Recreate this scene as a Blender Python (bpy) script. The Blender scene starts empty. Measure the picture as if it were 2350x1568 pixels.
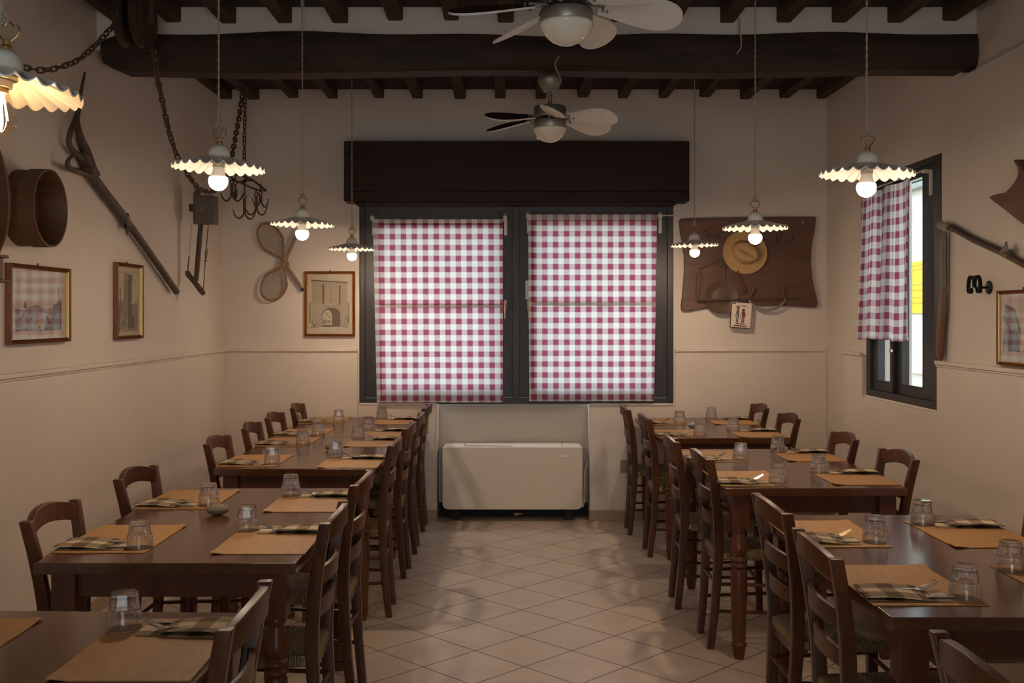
import bpy, bmesh, math, random
from mathutils import Vector, Matrix, Euler
random.seed(7)
PI = math.pi
SC = bpy.context.scene
COL = SC.collection

# ------------------------------------------------------------------ camera
EYE = 1.525
cam_d = bpy.data.cameras.new('camera')
cam = bpy.data.objects.new('camera', cam_d)
COL.objects.link(cam)
cam.location = (0, 0, EYE)
cam.rotation_euler = (PI / 2, 0, 0)
cam_d.sensor_width = 36
cam_d.lens = 2400 / 2350 * 36
cam_d.shift_x = (1175 - 1163) / 2350
cam_d.shift_y = -(784 - 725) / 2350
cam_d.clip_start = 0.05
SC.camera = cam

# ------------------------------------------------------------------ view, sky and added fill
SC.view_settings.view_transform = 'Standard'
SC.view_settings.look = 'None'
SC.view_settings.gamma = 1
SC.view_settings.use_curve_mapping = False
SC.view_settings.exposure = 0.2
SC.cycles.use_denoising = True
SC.cycles.max_bounces = 10
SC.cycles.diffuse_bounces = 5
SC.cycles.transparent_max_bounces = 24
SC.cycles.caustics_reflective = False
SC.cycles.caustics_refractive = False
SC.cycles.sample_clamp_indirect = 4.0
SKY = 3.5            # brightness of the overcast sky
BULB = 1050.0         # brightness of a lit bulb
world = bpy.data.worlds.new('sky')
SC.world = world
world.use_nodes = True
wb = world.node_tree.nodes['Background']
wb.inputs[0].default_value = (0.80, 0.93, 1.0, 1)
wb.inputs[1].default_value = SKY

def area_fill(name, loc, rot, sx, sy, watts, c=(1, 1, 1)):
    l = bpy.data.lights.new(name, 'AREA')
    l.shape = 'RECTANGLE'; l.size = sx; l.size_y = sy; l.energy = watts; l.color = c
    o = bpy.data.objects.new(name, l); COL.objects.link(o)
    o.location = loc; o.rotation_euler = rot
area_fill('rear_fill', (0, -2.15, 1.25), (PI / 2, 0, 0), 2.6, 2.1, 10, (1.0, 0.90, 0.80))   # unseen fill light added behind the camera

# ------------------------------------------------------------------ node helpers
class NT:
    def __init__(s, name):
        s.m = bpy.data.materials.new(name); s.m.use_nodes = True
        s.t = s.m.node_tree; s.t.nodes.clear()
        s.out = s.t.nodes.new('ShaderNodeOutputMaterial')
    def n(s, typ, **kw):
        nd = s.t.nodes.new(typ)
        for k, v in kw.items(): setattr(nd, k, v)
        return nd
    def l(s, a, b): s.t.links.new(a, b)
    def put(s, sock, v):
        if hasattr(v, 'links') or isinstance(v, bpy.types.NodeSocket): s.l(v, sock)
        elif isinstance(v, (tuple, list)) and len(v) == 3 and sock.type == 'RGBA': sock.default_value = (*v, 1)
        else: sock.default_value = v
    def math(s, op, a, b=0.0, c=None):
        nd = s.n('ShaderNodeMath', operation=op)
        s.put(nd.inputs[0], a); s.put(nd.inputs[1], b)
        if c is not None: s.put(nd.inputs[2], c)
        return nd.outputs[0]
    def mix(s, f, a, b, blend='MIX'):
        nd = s.n('ShaderNodeMix', data_type='RGBA', blend_type=blend)
        s.put(nd.inputs[0], f); s.put(nd.inputs[6], a); s.put(nd.inputs[7], b)
        return nd.outputs[2]
    def coords(s, kind='Object'): return s.n('ShaderNodeTexCoord').outputs[kind]
    def mapping(s, vec, scale=(1, 1, 1), rot=(0, 0, 0), loc=(0, 0, 0)):
        nd = s.n('ShaderNodeMapping'); s.l(vec, nd.inputs[0])
        nd.inputs['Scale'].default_value = scale; nd.inputs['Rotation'].default_value = rot; nd.inputs['Location'].default_value = loc
        return nd.outputs[0]
    def noise(s, vec, scale, detail=4, rough=0.55):
        nd = s.n('ShaderNodeTexNoise'); s.l(vec, nd.inputs['Vector'])
        nd.inputs['Scale'].default_value = scale; nd.inputs['Detail'].default_value = detail; nd.inputs['Roughness'].default_value = rough
        return nd.outputs['Fac']
    def ramp(s, f, p0, p1, c0=0.0, c1=1.0):
        nd = s.n('ShaderNodeMapRange'); s.put(nd.inputs[0], f)
        for i, v in enumerate((p0, p1, c0, c1)): nd.inputs[i + 1].default_value = v
        return nd.outputs[0]
    def bump(s, h, strength=0.3, dist=0.01):
        nd = s.n('ShaderNodeBump'); s.l(h, nd.inputs['Height'])
        nd.inputs['Strength'].default_value = strength; nd.inputs['Distance'].default_value = dist
        return nd.outputs[0]
    def principled(s, color, rough=0.5, metal=0.0, normal=None, spec=0.5, **kw):
        p = s.n('ShaderNodeBsdfPrincipled')
        s.put(p.inputs['Base Color'], color); s.put(p.inputs['Roughness'], rough); s.put(p.inputs['Metallic'], metal)
        p.inputs['Specular IOR Level'].default_value = spec
        if normal is not None: s.l(normal, p.inputs['Normal'])
        for k, v in kw.items(): s.put(p.inputs[k], v)
        s.l(p.outputs[0], s.out.inputs[0])
        return p
    def shade(s, sh): s.l(sh, s.out.inputs[0])

def plain(name, c, rough=0.5, metal=0.0, var=0.12, scale=30, bump=0.0, **kw):
    t = NT(name); v = t.coords()
    f = t.noise(v, scale)
    col = t.mix(f, tuple(x * (1 - var) for x in c), tuple(min(1, x * (1 + var)) for x in c))
    nb = t.bump(f, bump, 0.004) if bump else None
    t.principled(col, rough, metal, nb, **kw)
    return t.m

def wood(name, c0, c1, stretch=(25, 25, 2), rough=0.35, var_obj=0.0, bump=0.12, coat=0.0, **kw):
    t = NT(name); v = t.mapping(t.coords(), stretch)
    f = t.noise(v, 1.0, 6, 0.65)
    col = t.mix(t.ramp(f, 0.3, 0.7), c0, c1)
    if var_obj:
        oi = t.n('ShaderNodeObjectInfo')
        k = t.ramp(oi.outputs['Random'], 0, 1, 1 - var_obj, 1 + var_obj)
        hs = t.n('ShaderNodeHueSaturation'); t.l(k, hs.inputs['Value']); t.l(col, hs.inputs['Color']); col = hs.outputs[0]
    p = t.principled(col, rough, 0, t.bump(f, bump, 0.003), **kw)
    p.inputs['Coat Weight'].default_value = coat; p.inputs['Coat Roughness'].default_value = 0.18
    return t.m

M = {}
M['chair'] = wood('chair_wood', (0.036, 0.0105, 0.0030), (0.115, 0.037, 0.0105), (30, 30, 4), 0.36, 0.25, 0.08, 0.0, spec=0.38)
M['table'] = wood('table_wood', (0.060, 0.021, 0.0088), (0.120, 0.046, 0.0195), (30, 3, 30), 0.17, 0.0, 0.03, 0.0)
M['leg'] = wood('table_leg_wood', (0.062, 0.016, 0.0050), (0.125, 0.037, 0.0120), (30, 30, 4), 0.33, 0.0, 0.06, 0.0, spec=0.42)
M['beam'] = wood('old_beam_wood', (0.014, 0.0065, 0.0036), (0.058, 0.030, 0.017), (2, 14, 14), 0.75, 0, 0.5)
M['joist'] = wood('joist_wood', (0.024, 0.0115, 0.0062), (0.068, 0.034, 0.018), (14, 2, 14), 0.75, 0, 0.4)
M['plank'] = wood('ceiling_planks', (0.012, 0.0045, 0.003), (0.04, 0.015, 0.008), (2, 14, 14), 0.75, 0, 0.4)
M['shutter'] = wood('shutter_box_wood', (0.015, 0.0066, 0.0034), (0.040, 0.018, 0.0092), (1.5, 25, 25), 0.5, 0, 0.15, 0.0, spec=0.22)
M['frame'] = wood('window_frame_wood', (0.019, 0.017, 0.018), (0.037, 0.033, 0.034), (25, 25, 3), 0.45, 0, 0.1)
M['sieve'] = wood('sieve_wood', (0.075, 0.034, 0.014), (0.155, 0.072, 0.030), (3, 3, 18), 0.6, 0, 0.15)
M['oldpole'] = wood('weathered_pole_wood', (0.05, 0.031, 0.021), (0.12, 0.080, 0.055), (25, 25, 4), 0.65, 0, 0.3)
M['flail'] = wood('flail_wood', (0.10, 0.042, 0.017), (0.19, 0.085, 0.036), (25, 25, 3), 0.5, 0, 0.2)
M['board'] = wood('display_board_wood', (0.085, 0.036, 0.020), (0.15, 0.066, 0.037), (2.5, 20, 20), 0.5, 0, 0.12)
M['picframe'] = wood('picture_frame_wood', (0.14, 0.052, 0.018), (0.25, 0.10, 0.035), (30, 30, 6), 0.32, 0, 0.06, 0.2)
M['lightwood'] = wood('racket_wood', (0.20, 0.105, 0.045), (0.33, 0.19, 0.09), (30, 30, 5), 0.5, 0, 0.1)
M['gilt'] = plain('gilt_edge', (0.75, 0.48, 0.16), 0.28, 1.0)
M['iron'] = plain('old_iron', (0.095, 0.062, 0.040), 0.6, 0.3, 0.4, 60, 0.4)
M['black_iron'] = plain('black_iron', (0.008, 0.008, 0.009), 0.4, 0.5)
M['steel'] = plain('steel', (0.62, 0.60, 0.57), 0.18, 1.0, 0.05)
M['brass'] = plain('aged_brass', (0.36, 0.25, 0.12), 0.4, 0.9)
M['fan_metal'] = plain('fan_metal', (0.30, 0.28, 0.245), 0.42, 0.75)
M['fan_dark'] = wood('fan_blade_mahogany', (0.025, 0.010, 0.006), (0.055, 0.024, 0.013), (6, 6, 6), 0.4)
M['fan_white'] = plain('fan_blade_white', (0.78, 0.75, 0.70), 0.4)
M['opal'] = plain('opal_glass', (0.80, 0.75, 0.66), 0.10, 0, 0.03)
M['ceramic'] = plain('white_ceramic', (0.80, 0.77, 0.70), 0.22, 0, 0.04)
M['cord'] = plain('cotton_cord', (0.42, 0.36, 0.27), 0.85, 0, 0.3, 400, 0.6)
M['plastic'] = plain('cream_plastic', (0.66, 0.60, 0.50), 0.4, 0, 0.05)
M['white_plastic'] = plain('white_plastic', (0.80, 0.78, 0.74), 0.35, 0, 0.04)
M['unit'] = plain('fan_coil_white', (0.70, 0.62, 0.52), 0.4, 0, 0.03)
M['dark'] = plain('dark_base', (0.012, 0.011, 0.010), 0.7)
M['skirting'] = plain('skirting_tile', (0.37, 0.26, 0.165), 0.4, 0, 0.15, 12)
M['socket'] = plain('taupe_plastic', (0.28, 0.22, 0.165), 0.4)
M['stone'] = plain('river_stone', (0.20, 0.155, 0.105), 0.75, 0, 0.5, 90, 0.6)
M['pale_stone'] = plain('pale_stone', (0.34, 0.31, 0.27), 0.6, 0, 0.2, 60, 0.3)
M['paper'] = plain('aged_paper', (0.60, 0.50, 0.38), 0.7, 0, 0.06, 25)
M['ink'] = plain('sepia_ink', (0.16, 0.115, 0.075), 0.8, 0, 0.35, 120)
M['ink_mid'] = plain('sepia_wash', (0.33, 0.25, 0.17), 0.8, 0, 0.30, 120)
M['ink_light'] = plain('sepia_pale', (0.46, 0.365, 0.26), 0.8, 0, 0.18, 120)
M['grey_ink'] = plain('grey_ink', (0.14, 0.12, 0.10), 0.8, 0, 0.4, 160)
M['grey_mid'] = plain('grey_wash', (0.31, 0.27, 0.22), 0.8, 0, 0.35, 160)
M['red_ink'] = plain('red_ink', (0.20, 0.04, 0.035), 0.7)
M['card'] = plain('cream_card', (0.72, 0.64, 0.52), 0.5, 0, 0.05)
M['straw'] = plain('straw', (0.46, 0.29, 0.13), 0.75, 0, 0.35, 140, 0.5)
M['straw_band'] = plain('hat_band', (0.20, 0.12, 0.055), 0.8, 0, 0.3, 140, 0.3)
M['tool_iron'] = plain('tool_iron', (0.105, 0.064, 0.042), 0.5, 0.2, 0.3, 60, 0.2)
M['string'] = plain('racket_string', (0.24, 0.175, 0.105), 0.8)
M['poster'] = plain('yellow_sign', (0.85, 0.62, 0.01), 0.6, 0, 0.03)
M['poster_ink'] = plain('sign_lettering', (0.62, 0.46, 0.03), 0.6)
M['outwall'] = plain('neighbour_plaster', (0.80, 0.80, 0.76), 0.9, 0, 0.06, 3)
M['louver'] = plain('grey_green_louver', (0.30, 0.34, 0.31), 0.6)
M['leaf'] = plain('hedge_leaf', (0.10, 0.22, 0.035), 0.6, 0, 0.6, 18, 0.8)
M['tin'] = plain('dark_tin', (0.125, 0.100, 0.080), 0.5, 0.2)

def plaster(name, c, c2, rough=0.62, spec=0.35, bump=0.32):
    t = NT(name); v = t.coords()
    big = t.noise(v, 1.3, 4); fine = t.noise(v, 75, 5, 0.6)
    col = t.mix(t.ramp(big, 0.35, 0.65), c, c2)
    h = t.math('ADD', t.math('MULTIPLY', fine, 0.5), t.math('MULTIPLY', t.noise(v, 14, 3), 0.6))
    t.principled(col, rough, 0, t.bump(h, bump, 0.006), spec=spec)
    return t.m
M['wall'] = plaster('wall_plaster', (0.67, 0.585, 0.51), (0.72, 0.64, 0.565))
M['wainscot'] = plaster('wall_plaster_lower', (0.69, 0.595, 0.505), (0.75, 0.65, 0.565), 0.33, 0.5, 0.2)

def tile_floor():
    t = NT('floor_tiles'); v = t.mapping(t.coords(), (1, 1, 1), (0, 0, 0), (-0.076, -4.541, 0))
    sx = t.n('ShaderNodeSeparateXYZ'); t.l(v, sx.inputs[0])
    S = 0.3109; a = math.radians(45.0)
    u = t.math('DIVIDE', t.math('ADD', t.math('MULTIPLY', sx.outputs[0], math.cos(a)), t.math('MULTIPLY', sx.outputs[1], math.sin(a))), S)
    w = t.math('DIVIDE', t.math('SUBTRACT', t.math('MULTIPLY', sx.outputs[1], math.cos(a)), t.math('MULTIPLY', sx.outputs[0], math.sin(a))), S)
    def edge(q):
        f = t.math('FRACT', q)
        return t.math('MINIMUM', f, t.math('SUBTRACT', 1.0, f))
    e = t.math('MINIMUM', edge(u), edge(w))
    g = t.ramp(e, 0.0065, 0.0105)                      # 0 in the grout, 1 on the tile
    idn = t.n('ShaderNodeTexWhiteNoise', noise_dimensions='2D')
    cb = t.n('ShaderNodeCombineXYZ'); t.l(t.math('FLOOR', u), cb.inputs[0]); t.l(t.math('FLOOR', w), cb.inputs[1])
    t.l(cb.outputs[0], idn.inputs['Vector'])
    cl = t.noise(v, 5, 5, 0.6)
    base = t.mix(t.ramp(cl, 0.3, 0.7), (0.47, 0.375, 0.30), (0.60, 0.50, 0.415))
    base = t.mix(t.math('MULTIPLY', idn.outputs['Value'], 0.35), base, (0.52, 0.42, 0.335))
    col = t.mix(g, (0.085, 0.05, 0.032), base)
    r = t.ramp(g, 0, 1, 0.8, 0.33)
    t.principled(col, r, 0, t.bump(t.math('ADD', g, t.math('MULTIPLY', cl, 0.15)), 0.25, 0.003))
    return t.m
M['floor'] = tile_floor()

def gingham(name, period, fine, c_lo, c_hi, c_mid=None, translucent=0.0, ox=0.0, oy=0.0):
    t = NT(name); uv = t.n('ShaderNodeUVMap').outputs[0]
    s = t.n('ShaderNodeSeparateXYZ'); t.l(uv, s.inputs[0])
    u = t.math('ADD', s.outputs[0], 100 * period); v = t.math('ADD', s.outputs[1], 100 * period)
    a = t.math('LESS_THAN', t.math('FRACT', t.math('DIVIDE', u, period)), 0.5)
    b = t.math('LESS_THAN', t.math('FRACT', t.math('DIVIDE', v, period)), 0.5)
    both = t.math('MULTIPLY', a, b)
    xor = t.math('ABSOLUTE', t.math('SUBTRACT', a, b))
    if c_mid is None:
        fc = t.math('MODULO', t.math('ADD', t.math('FLOOR', t.math('DIVIDE', u, fine)), t.math('FLOOR', t.math('DIVIDE', v, fine))), 2.0)
        m = t.math('ADD', both, t.math('MULTIPLY', xor, t.math('MULTIPLY', fc, 0.92)))
        col = t.mix(m, c_hi, c_lo)
    else:
        col = t.mix(xor, t.mix(both, c_hi, c_lo), c_mid)
    nz = t.noise(t.coords(), 250, 2)
    if translucent:
        d = t.n('ShaderNodeBsdfDiffuse'); tr = t.n('ShaderNodeBsdfTranslucent')
        t.l(col, d.inputs[0]); t.l(col, tr.inputs[0])
        mx = t.n('ShaderNodeMixShader'); mx.inputs[0].default_value = translucent
        t.l(d.outputs[0], mx.inputs[1]); t.l(tr.outputs[0], mx.inputs[2])
        t.shade(mx.outputs[0])
    else:
        t.principled(col, 0.85, 0, t.bump(nz, 0.3, 0.002), spec=0.2)
    return t.m
M['curtain'] = gingham('red_gingham', 0.0812, 0.0041, (0.36, 0.082, 0.155), (0.83, 0.85, 0.86), None, 0.52)
M['napkin'] = gingham('beige_brown_check', 0.088, 0.004, (0.125, 0.090, 0.052), (0.62, 0.50, 0.36), (0.29, 0.215, 0.135))
M['hemcloth'] = plain('hem_cloth', (0.55, 0.46, 0.36), 0.9)

def mat_weave():
    t = NT('woven_placemat'); v = t.coords()
    s = t.n('ShaderNodeSeparateXYZ'); t.l(v, s.inputs[0])
    x = t.math('SINE', t.math('MULTIPLY', s.outputs[0], 2 * PI / 0.0066))
    n1 = t.noise(t.mapping(v, (240, 22, 1)), 1, 3)
    n2 = t.noise(t.mapping(v, (40, 160, 1)), 1, 3)
    f = t.math('ADD', t.math('MULTIPLY', x, 0.06), t.math('ADD', t.math('MULTIPLY', n1, 0.55), t.math('MULTIPLY', n2, 0.4)))
    col = t.mix(t.ramp(f, 0.25, 0.75), (0.27, 0.135, 0.044), (0.54, 0.295, 0.108))
    t.principled(col, 0.55, 0, t.bump(f, 0.25, 0.002), spec=0.4)
    return t.m
M['placemat'] = mat_weave()

def rush():
    t = NT('rush_seat'); v = t.coords()
    s = t.n('ShaderNodeSeparateXYZ'); t.l(v, s.inputs[0])
    dx = t.math('ABSOLUTE', t.math('SUBTRACT', s.outputs[0], 0.19)); dy = t.math('ABSOLUTE', s.outputs[1])
    side = t.math('GREATER_THAN', dy, dx)
    along = t.math('ADD', t.math('MULTIPLY', side, s.outputs[0]), t.math('MULTIPLY', t.math('SUBTRACT', 1.0, side), s.outputs[1]))
    w = t.math('ADD', t.math('MULTIPLY', along, 2 * PI / 0.0085), t.math('MULTIPLY', t.noise(v, 35, 3), 5.0))
    st = t.math('SINE', w)
    n = t.noise(v, 90, 4)
    f = t.math('ADD', t.math('MULTIPLY', st, 0.28), n)
    col = t.mix(t.ramp(f, 0.25, 0.8), (0.12, 0.080, 0.040), (0.36, 0.245, 0.12))
    t.principled(col, 0.6, 0, t.bump(st, 0.7, 0.004), spec=0.4)
    return t.m
M['rush'] = rush()

def clear_glass(name, real=0.0, tint=(0.97, 0.98, 0.98), faces=1.0):
    t = NT(name)
    tr = t.n('ShaderNodeBsdfTransparent'); tr.inputs[0].default_value = (*tint, 1)
    gl = t.n('ShaderNodeBsdfGlossy'); gl.inputs['Roughness'].default_value = 0.02
    ge = t.n('ShaderNodeNewGeometry'); dt = t.n('ShaderNodeVectorMath', operation='DOT_PRODUCT')
    t.l(ge.outputs['Incoming'], dt.inputs[0]); t.l(ge.outputs['Normal'], dt.inputs[1])
    g = t.math('SUBTRACT', 1.0, t.math('ABSOLUTE', dt.outputs['Value']))        # Schlick reflectance, the same from both sides
    fr = t.math('ADD', 0.04 * faces, t.math('MULTIPLY', 1 - 0.04 * faces, t.math('POWER', g, 5.0)))
    mx = t.n('ShaderNodeMixShader')
    t.l(fr, mx.inputs[0]); t.l(tr.outputs[0], mx.inputs[1]); t.l(gl.outputs[0], mx.inputs[2])
    if real:
        rg = t.n('ShaderNodeBsdfGlass'); rg.inputs['IOR'].default_value = 1.45; rg.inputs['Roughness'].default_value = 0.0
        m2 = t.n('ShaderNodeMixShader'); m2.inputs[0].default_value = real
        t.l(mx.outputs[0], m2.inputs[1]); t.l(rg.outputs[0], m2.inputs[2]); t.shade(m2.outputs[0])
    else: t.shade(mx.outputs[0])
    return t.m
M['pane'] = clear_glass('window_glass')
M['picglass'] = clear_glass('picture_glass', 0.0, (0.97, 0.98, 0.98), 2.6)      # one sheet standing for both faces of the pane
M['tumbler'] = clear_glass('tumbler_glass', 0.7)
M['bulb_glass'] = clear_glass('bulb_glass', 0.0, (1.0, 0.95, 0.85))

def glow(name, c, k, down=0.0):
    t = NT(name); e = t.n('ShaderNodeEmission'); e.inputs[0].default_value = (*c, 1)
    s = t.n('ShaderNodeSeparateXYZ'); t.l(t.n('ShaderNodeNewGeometry').outputs['Normal'], s.inputs[0])
    # the diode plate throws most of the light straight down through the dome
    t.l(t.math('MULTIPLY', k, t.math('ADD', 1 - down, t.math('MULTIPLY', down, t.math('POWER', t.math('MAXIMUM', 0.0, t.math('MULTIPLY', s.outputs[2], -1.0)), 2.0)))), e.inputs[1])
    t.shade(e.outputs[0]); return t.m
M['bulb'] = glow('lit_bulb', (1.0, 0.75, 0.53), BULB, 0.98)
M['filament'] = glow('lit_filament', (1.0, 0.58, 0.25), BULB * 0.22)

# ------------------------------------------------------------------ mesh helpers
def weigh_normals(me, lim):
    # area-weighted corner normals, so that flat faces stay flat beside their rounded edges
    at_v = {}
    for p in me.polygons:
        for v in p.vertices: at_v.setdefault(v, []).append((p.normal.copy(), p.area))
    out = []
    for p in me.polygons:
        for li in p.loop_indices:
            n = Vector((0, 0, 0))
            for q, a in at_v[me.loops[li].vertex_index]:
                if q.dot(p.normal) > lim: n += q * a
            out.append(tuple(n.normalized()) if n.length > 0 else tuple(p.normal))
    me.normals_split_custom_set(out)

class MB:
    def __init__(s): s.v = []; s.f = []; s.uv = {}; s.mi = []; s.cur = 0
    def add(s, vs, fs):
        o = len(s.v); s.v += [tuple(p) for p in vs]
        for f in fs: s.f.append(tuple(i + o for i in f)); s.mi.append(s.cur)
        return o
    def box(s, x0, x1, y0, y1, z0, z1):
        vs = [(x, y, z) for x in (x0, x1) for y in (y0, y1) for z in (z0, z1)]
        s.add(vs, [(0, 1, 3, 2), (4, 6, 7, 5), (0, 4, 5, 1), (2, 3, 7, 6), (0, 2, 6, 4), (1, 5, 7, 3)]); return s
    def loft(s, secs, closed=True, caps=True, ring=False):
        n = len(secs[0]); o = len(s.v); vs = [p for q in secs for p in q]; fs = []
        m = len(secs); rng = range(m) if ring else range(m - 1)
        for i in rng:
            j = (i + 1) % m
            for k in range(n if closed else n - 1):
                l = (k + 1) % n
                fs.append((i * n + k, i * n + l, j * n + l, j * n + k))
        if caps and closed and not ring:
            fs.append(tuple(reversed(range(n)))); fs.append(tuple((m - 1) * n + k for k in range(n)))
        s.add(vs, fs); return s
    def tube(s, pts, r, n=8, ring=False, caps=True):
        pts = [Vector(p) for p in pts]; m = len(pts)
        rs = r if isinstance(r, (list, tuple)) else [r] * m
        tang = []
        for i in range(m):
            a = pts[(i - 1) % m] if (ring or i > 0) else pts[i]
            b = pts[(i + 1) % m] if (ring or i < m - 1) else pts[i]
            tang.append((b - a).normalized())
        ref = Vector((0, 0, 1)) if abs(tang[0].z) < 0.9 else Vector((1, 0, 0))
        u = tang[0].cross(ref).normalized(); secs = []
        for i in range(m):
            u = (u - tang[i] * u.dot(tang[i])).normalized(); w = tang[i].cross(u)
            secs.append([pts[i] + (u * math.cos(2 * PI * k / n) + w * math.sin(2 * PI * k / n)) * rs[i] for k in range(n)])
        return s.loft(secs, True, caps, ring)
    def lathe(s, prof, n=24, c=(0, 0, 0), axis='z', caps=True, fn=None):
        secs = []
        for (r, z) in prof:
            sec = []
            for k in range(n):
                a = 2 * PI * k / n; rr, zz = (r, z) if fn is None else fn(r, z, a)
                p = (rr * math.cos(a), rr * math.sin(a), zz)
                if axis == 'x': p = (p[2], p[0], p[1])
                elif axis == 'y': p = (p[0], p[2], p[1])
                sec.append((p[0] + c[0], p[1] + c[1], p[2] + c[2]))
            secs.append(sec)
        return s.loft(secs, True, caps)
    def prism(s, outline, d0, d1, plane='xz'):
        def mp(p, d):
            if plane == 'xz': return (p[0], d, p[1])
            if plane == 'yz': return (d, p[0], p[1])
            return (p[0], p[1], d)
        return s.loft([[mp(p, d0) for p in outline], [mp(p, d1) for p in outline]])
    def grid(s, fn, nu, nv, uvfn=None):
        o = len(s.v)
        for j in range(nv + 1):
            for i in range(nu + 1):
                s.v.append(tuple(fn(i / nu, j / nv)))
                if uvfn: s.uv[len(s.v) - 1] = uvfn(i / nu, j / nv)
        for j in range(nv):
            for i in range(nu):
                a = o + j * (nu + 1) + i
                s.f.append((a, a + 1, a + nu + 2, a + nu + 1)); s.mi.append(s.cur)
        return s
    def build(s, name, mat, parent=None, bevel=0.0, smooth=35, seg=2, loc=None, fix=True, weld=False):
        me = bpy.data.meshes.new(name); me.from_pydata(s.v, [], s.f); me.update()
        mats = mat if isinstance(mat, (list, tuple)) else [mat]
        for m in mats: me.materials.append(m)
        for p, i in zip(me.polygons, s.mi): p.material_index = i
        if s.uv:
            ul = me.uv_layers.new(name='UVMap')
            for lp in me.loops: ul.data[lp.index].uv = s.uv.get(lp.vertex_index, (0, 0))
        bm = bmesh.new(); bm.from_mesh(me)
        if weld: bmesh.ops.remove_doubles(bm, verts=bm.verts, dist=1e-5)
        if fix: bmesh.ops.recalc_face_normals(bm, faces=bm.faces)
        if bevel:
            ed = [e for e in bm.edges if len(e.link_faces) == 2 and e.calc_face_angle(0) > math.radians(40)]
            bmesh.ops.bevel(bm, geom=ed, offset=bevel, segments=seg, affect='EDGES', profile=0.5, clamp_overlap=True)
        bm.to_mesh(me); bm.free()
        if smooth:
            me.shade_smooth(); me.set_sharp_from_angle(angle=math.radians(smooth))
        if smooth and bevel: weigh_normals(me, math.cos(math.radians(max(smooth, 50))))
        o = bpy.data.objects.new(name, me); COL.objects.link(o)
        if parent is not None: o.parent = parent
        if loc is not None: o.location = loc
        return o

def tag(o, label, cat, group=None):
    o['label'] = label; o['category'] = cat
    if group: o['group'] = group
    return o
def thing(name, label, cat, loc=(0, 0, 0), rot=(0, 0, 0), group=None):
    o = bpy.data.objects.new(name, None); COL.objects.link(o); o.empty_display_size = 0.05
    o.location = loc; o.rotation_euler = rot
    return tag(o, label, cat, group)
def struct(o): o['kind'] = 'structure'; return o
def children_of(o): return [c for c in bpy.data.objects if c.parent == o]
def dup(root, loc, rot=(0, 0, 0), label=None, group=None, kids=None):
    r = root.copy(); COL.objects.link(r); r.location = loc; r.rotation_euler = rot
    if label: r['label'] = label
    if group: r['group'] = group
    for ch, gch in kids:
        c = ch.copy(); COL.objects.link(c); c.parent = r
        for g in gch:
            d = g.copy(); COL.objects.link(d); d.parent = c
    return r
def tree(root): return [(c, children_of(c)) for c in children_of(root)]

def at(px, py, Y): return Vector(((px - 1163) * Y / 2400, Y, EYE - (py - 725) * Y / 2400))
def on_left(px, py, X=-2.10):          # a point on a plane beside the left wall
    Y = 2400 * X / (px - 1163); return Vector((X, Y, EYE - (py - 725) * Y / 2400))
on_right = on_left
def smooth_path(pts, k=4):
    pts = [Vector(p) for p in pts]; out = []
    for i in range(len(pts) - 1):
        p0 = pts[max(i - 1, 0)]; p1 = pts[i]; p2 = pts[i + 1]; p3 = pts[min(i + 2, len(pts) - 1)]
        for j in range(k):
            t = j / k
            out.append(0.5 * ((2 * p1) + (p2 - p0) * t + (2 * p0 - 5 * p1 + 4 * p2 - p3) * t * t + (3 * p1 - p0 - 3 * p2 + p3) * t ** 3))
    out.append(pts[-1]); return out
# ================================================================== THE ROOM
XL, XR, YB, YF = -2.125, 2.385, 7.80, -2.2
WL, WR, WB = -2.105, 2.355, 7.787          # faces of the thicker lower wall
RAIL = 1.262
ZN, ZF = 3.125, 3.215                       # ceiling height before and beyond the beam
BEAM_Y = 5.40

b = MB(); b.box(-2.6, 2.9, YF - 0.2, YB + 0.35, -0.1, 0.0)
struct(b.build('floor', M['floor'], smooth=0))

# back wall: window opening, niche below it
b = MB(); wx0, wx1, wz0, wz1 = -1.10, 1.243, 0.868, 2.40
nx0, nx1 = -0.519, 0.616
b.box(-2.6, wx0, YB, YB + 0.3, 0, 3.4); b.box(wx1, 2.9, YB, YB + 0.3, 0, 3.4)
b.box(wx0, wx1, YB, YB + 0.3, wz1, 3.4)
b.box(wx0, nx0, YB, YB + 0.3, 0, wz0); b.box(nx1, wx1, YB, YB + 0.3, 0, wz0)
b.box(nx0, nx1, YB + 0.19, YB + 0.3, 0, wz0)
ob = struct(b.build('wall_back', M['wall'], smooth=0))
b = MB()
b.box(XL, wx0 - 0.012, WB, YB + 0.01, 0, RAIL); b.box(wx1 + 0.012, XR, WB, YB + 0.01, 0, RAIL)
b.box(wx0 - 0.012, nx0, WB, YB + 0.01, 0, wz0 + 0.002); b.box(nx1, wx1 + 0.012, WB, YB + 0.01, 0, wz0 + 0.002)
struct(b.build('wall_back_lower', M['wainscot'], smooth=0, bevel=0.006))
# left wall
b = MB(); b.box(XL - 0.3, XL, YF, YB + 0.2, 0, 3.4)
struct(b.build('wall_left', M['wall'], smooth=0))
b = MB(); b.box(XL - 0.02, WL, YF, WB, 0, RAIL)
struct(b.build('wall_left_lower', M['wainscot'], smooth=0, bevel=0.006))
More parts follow.
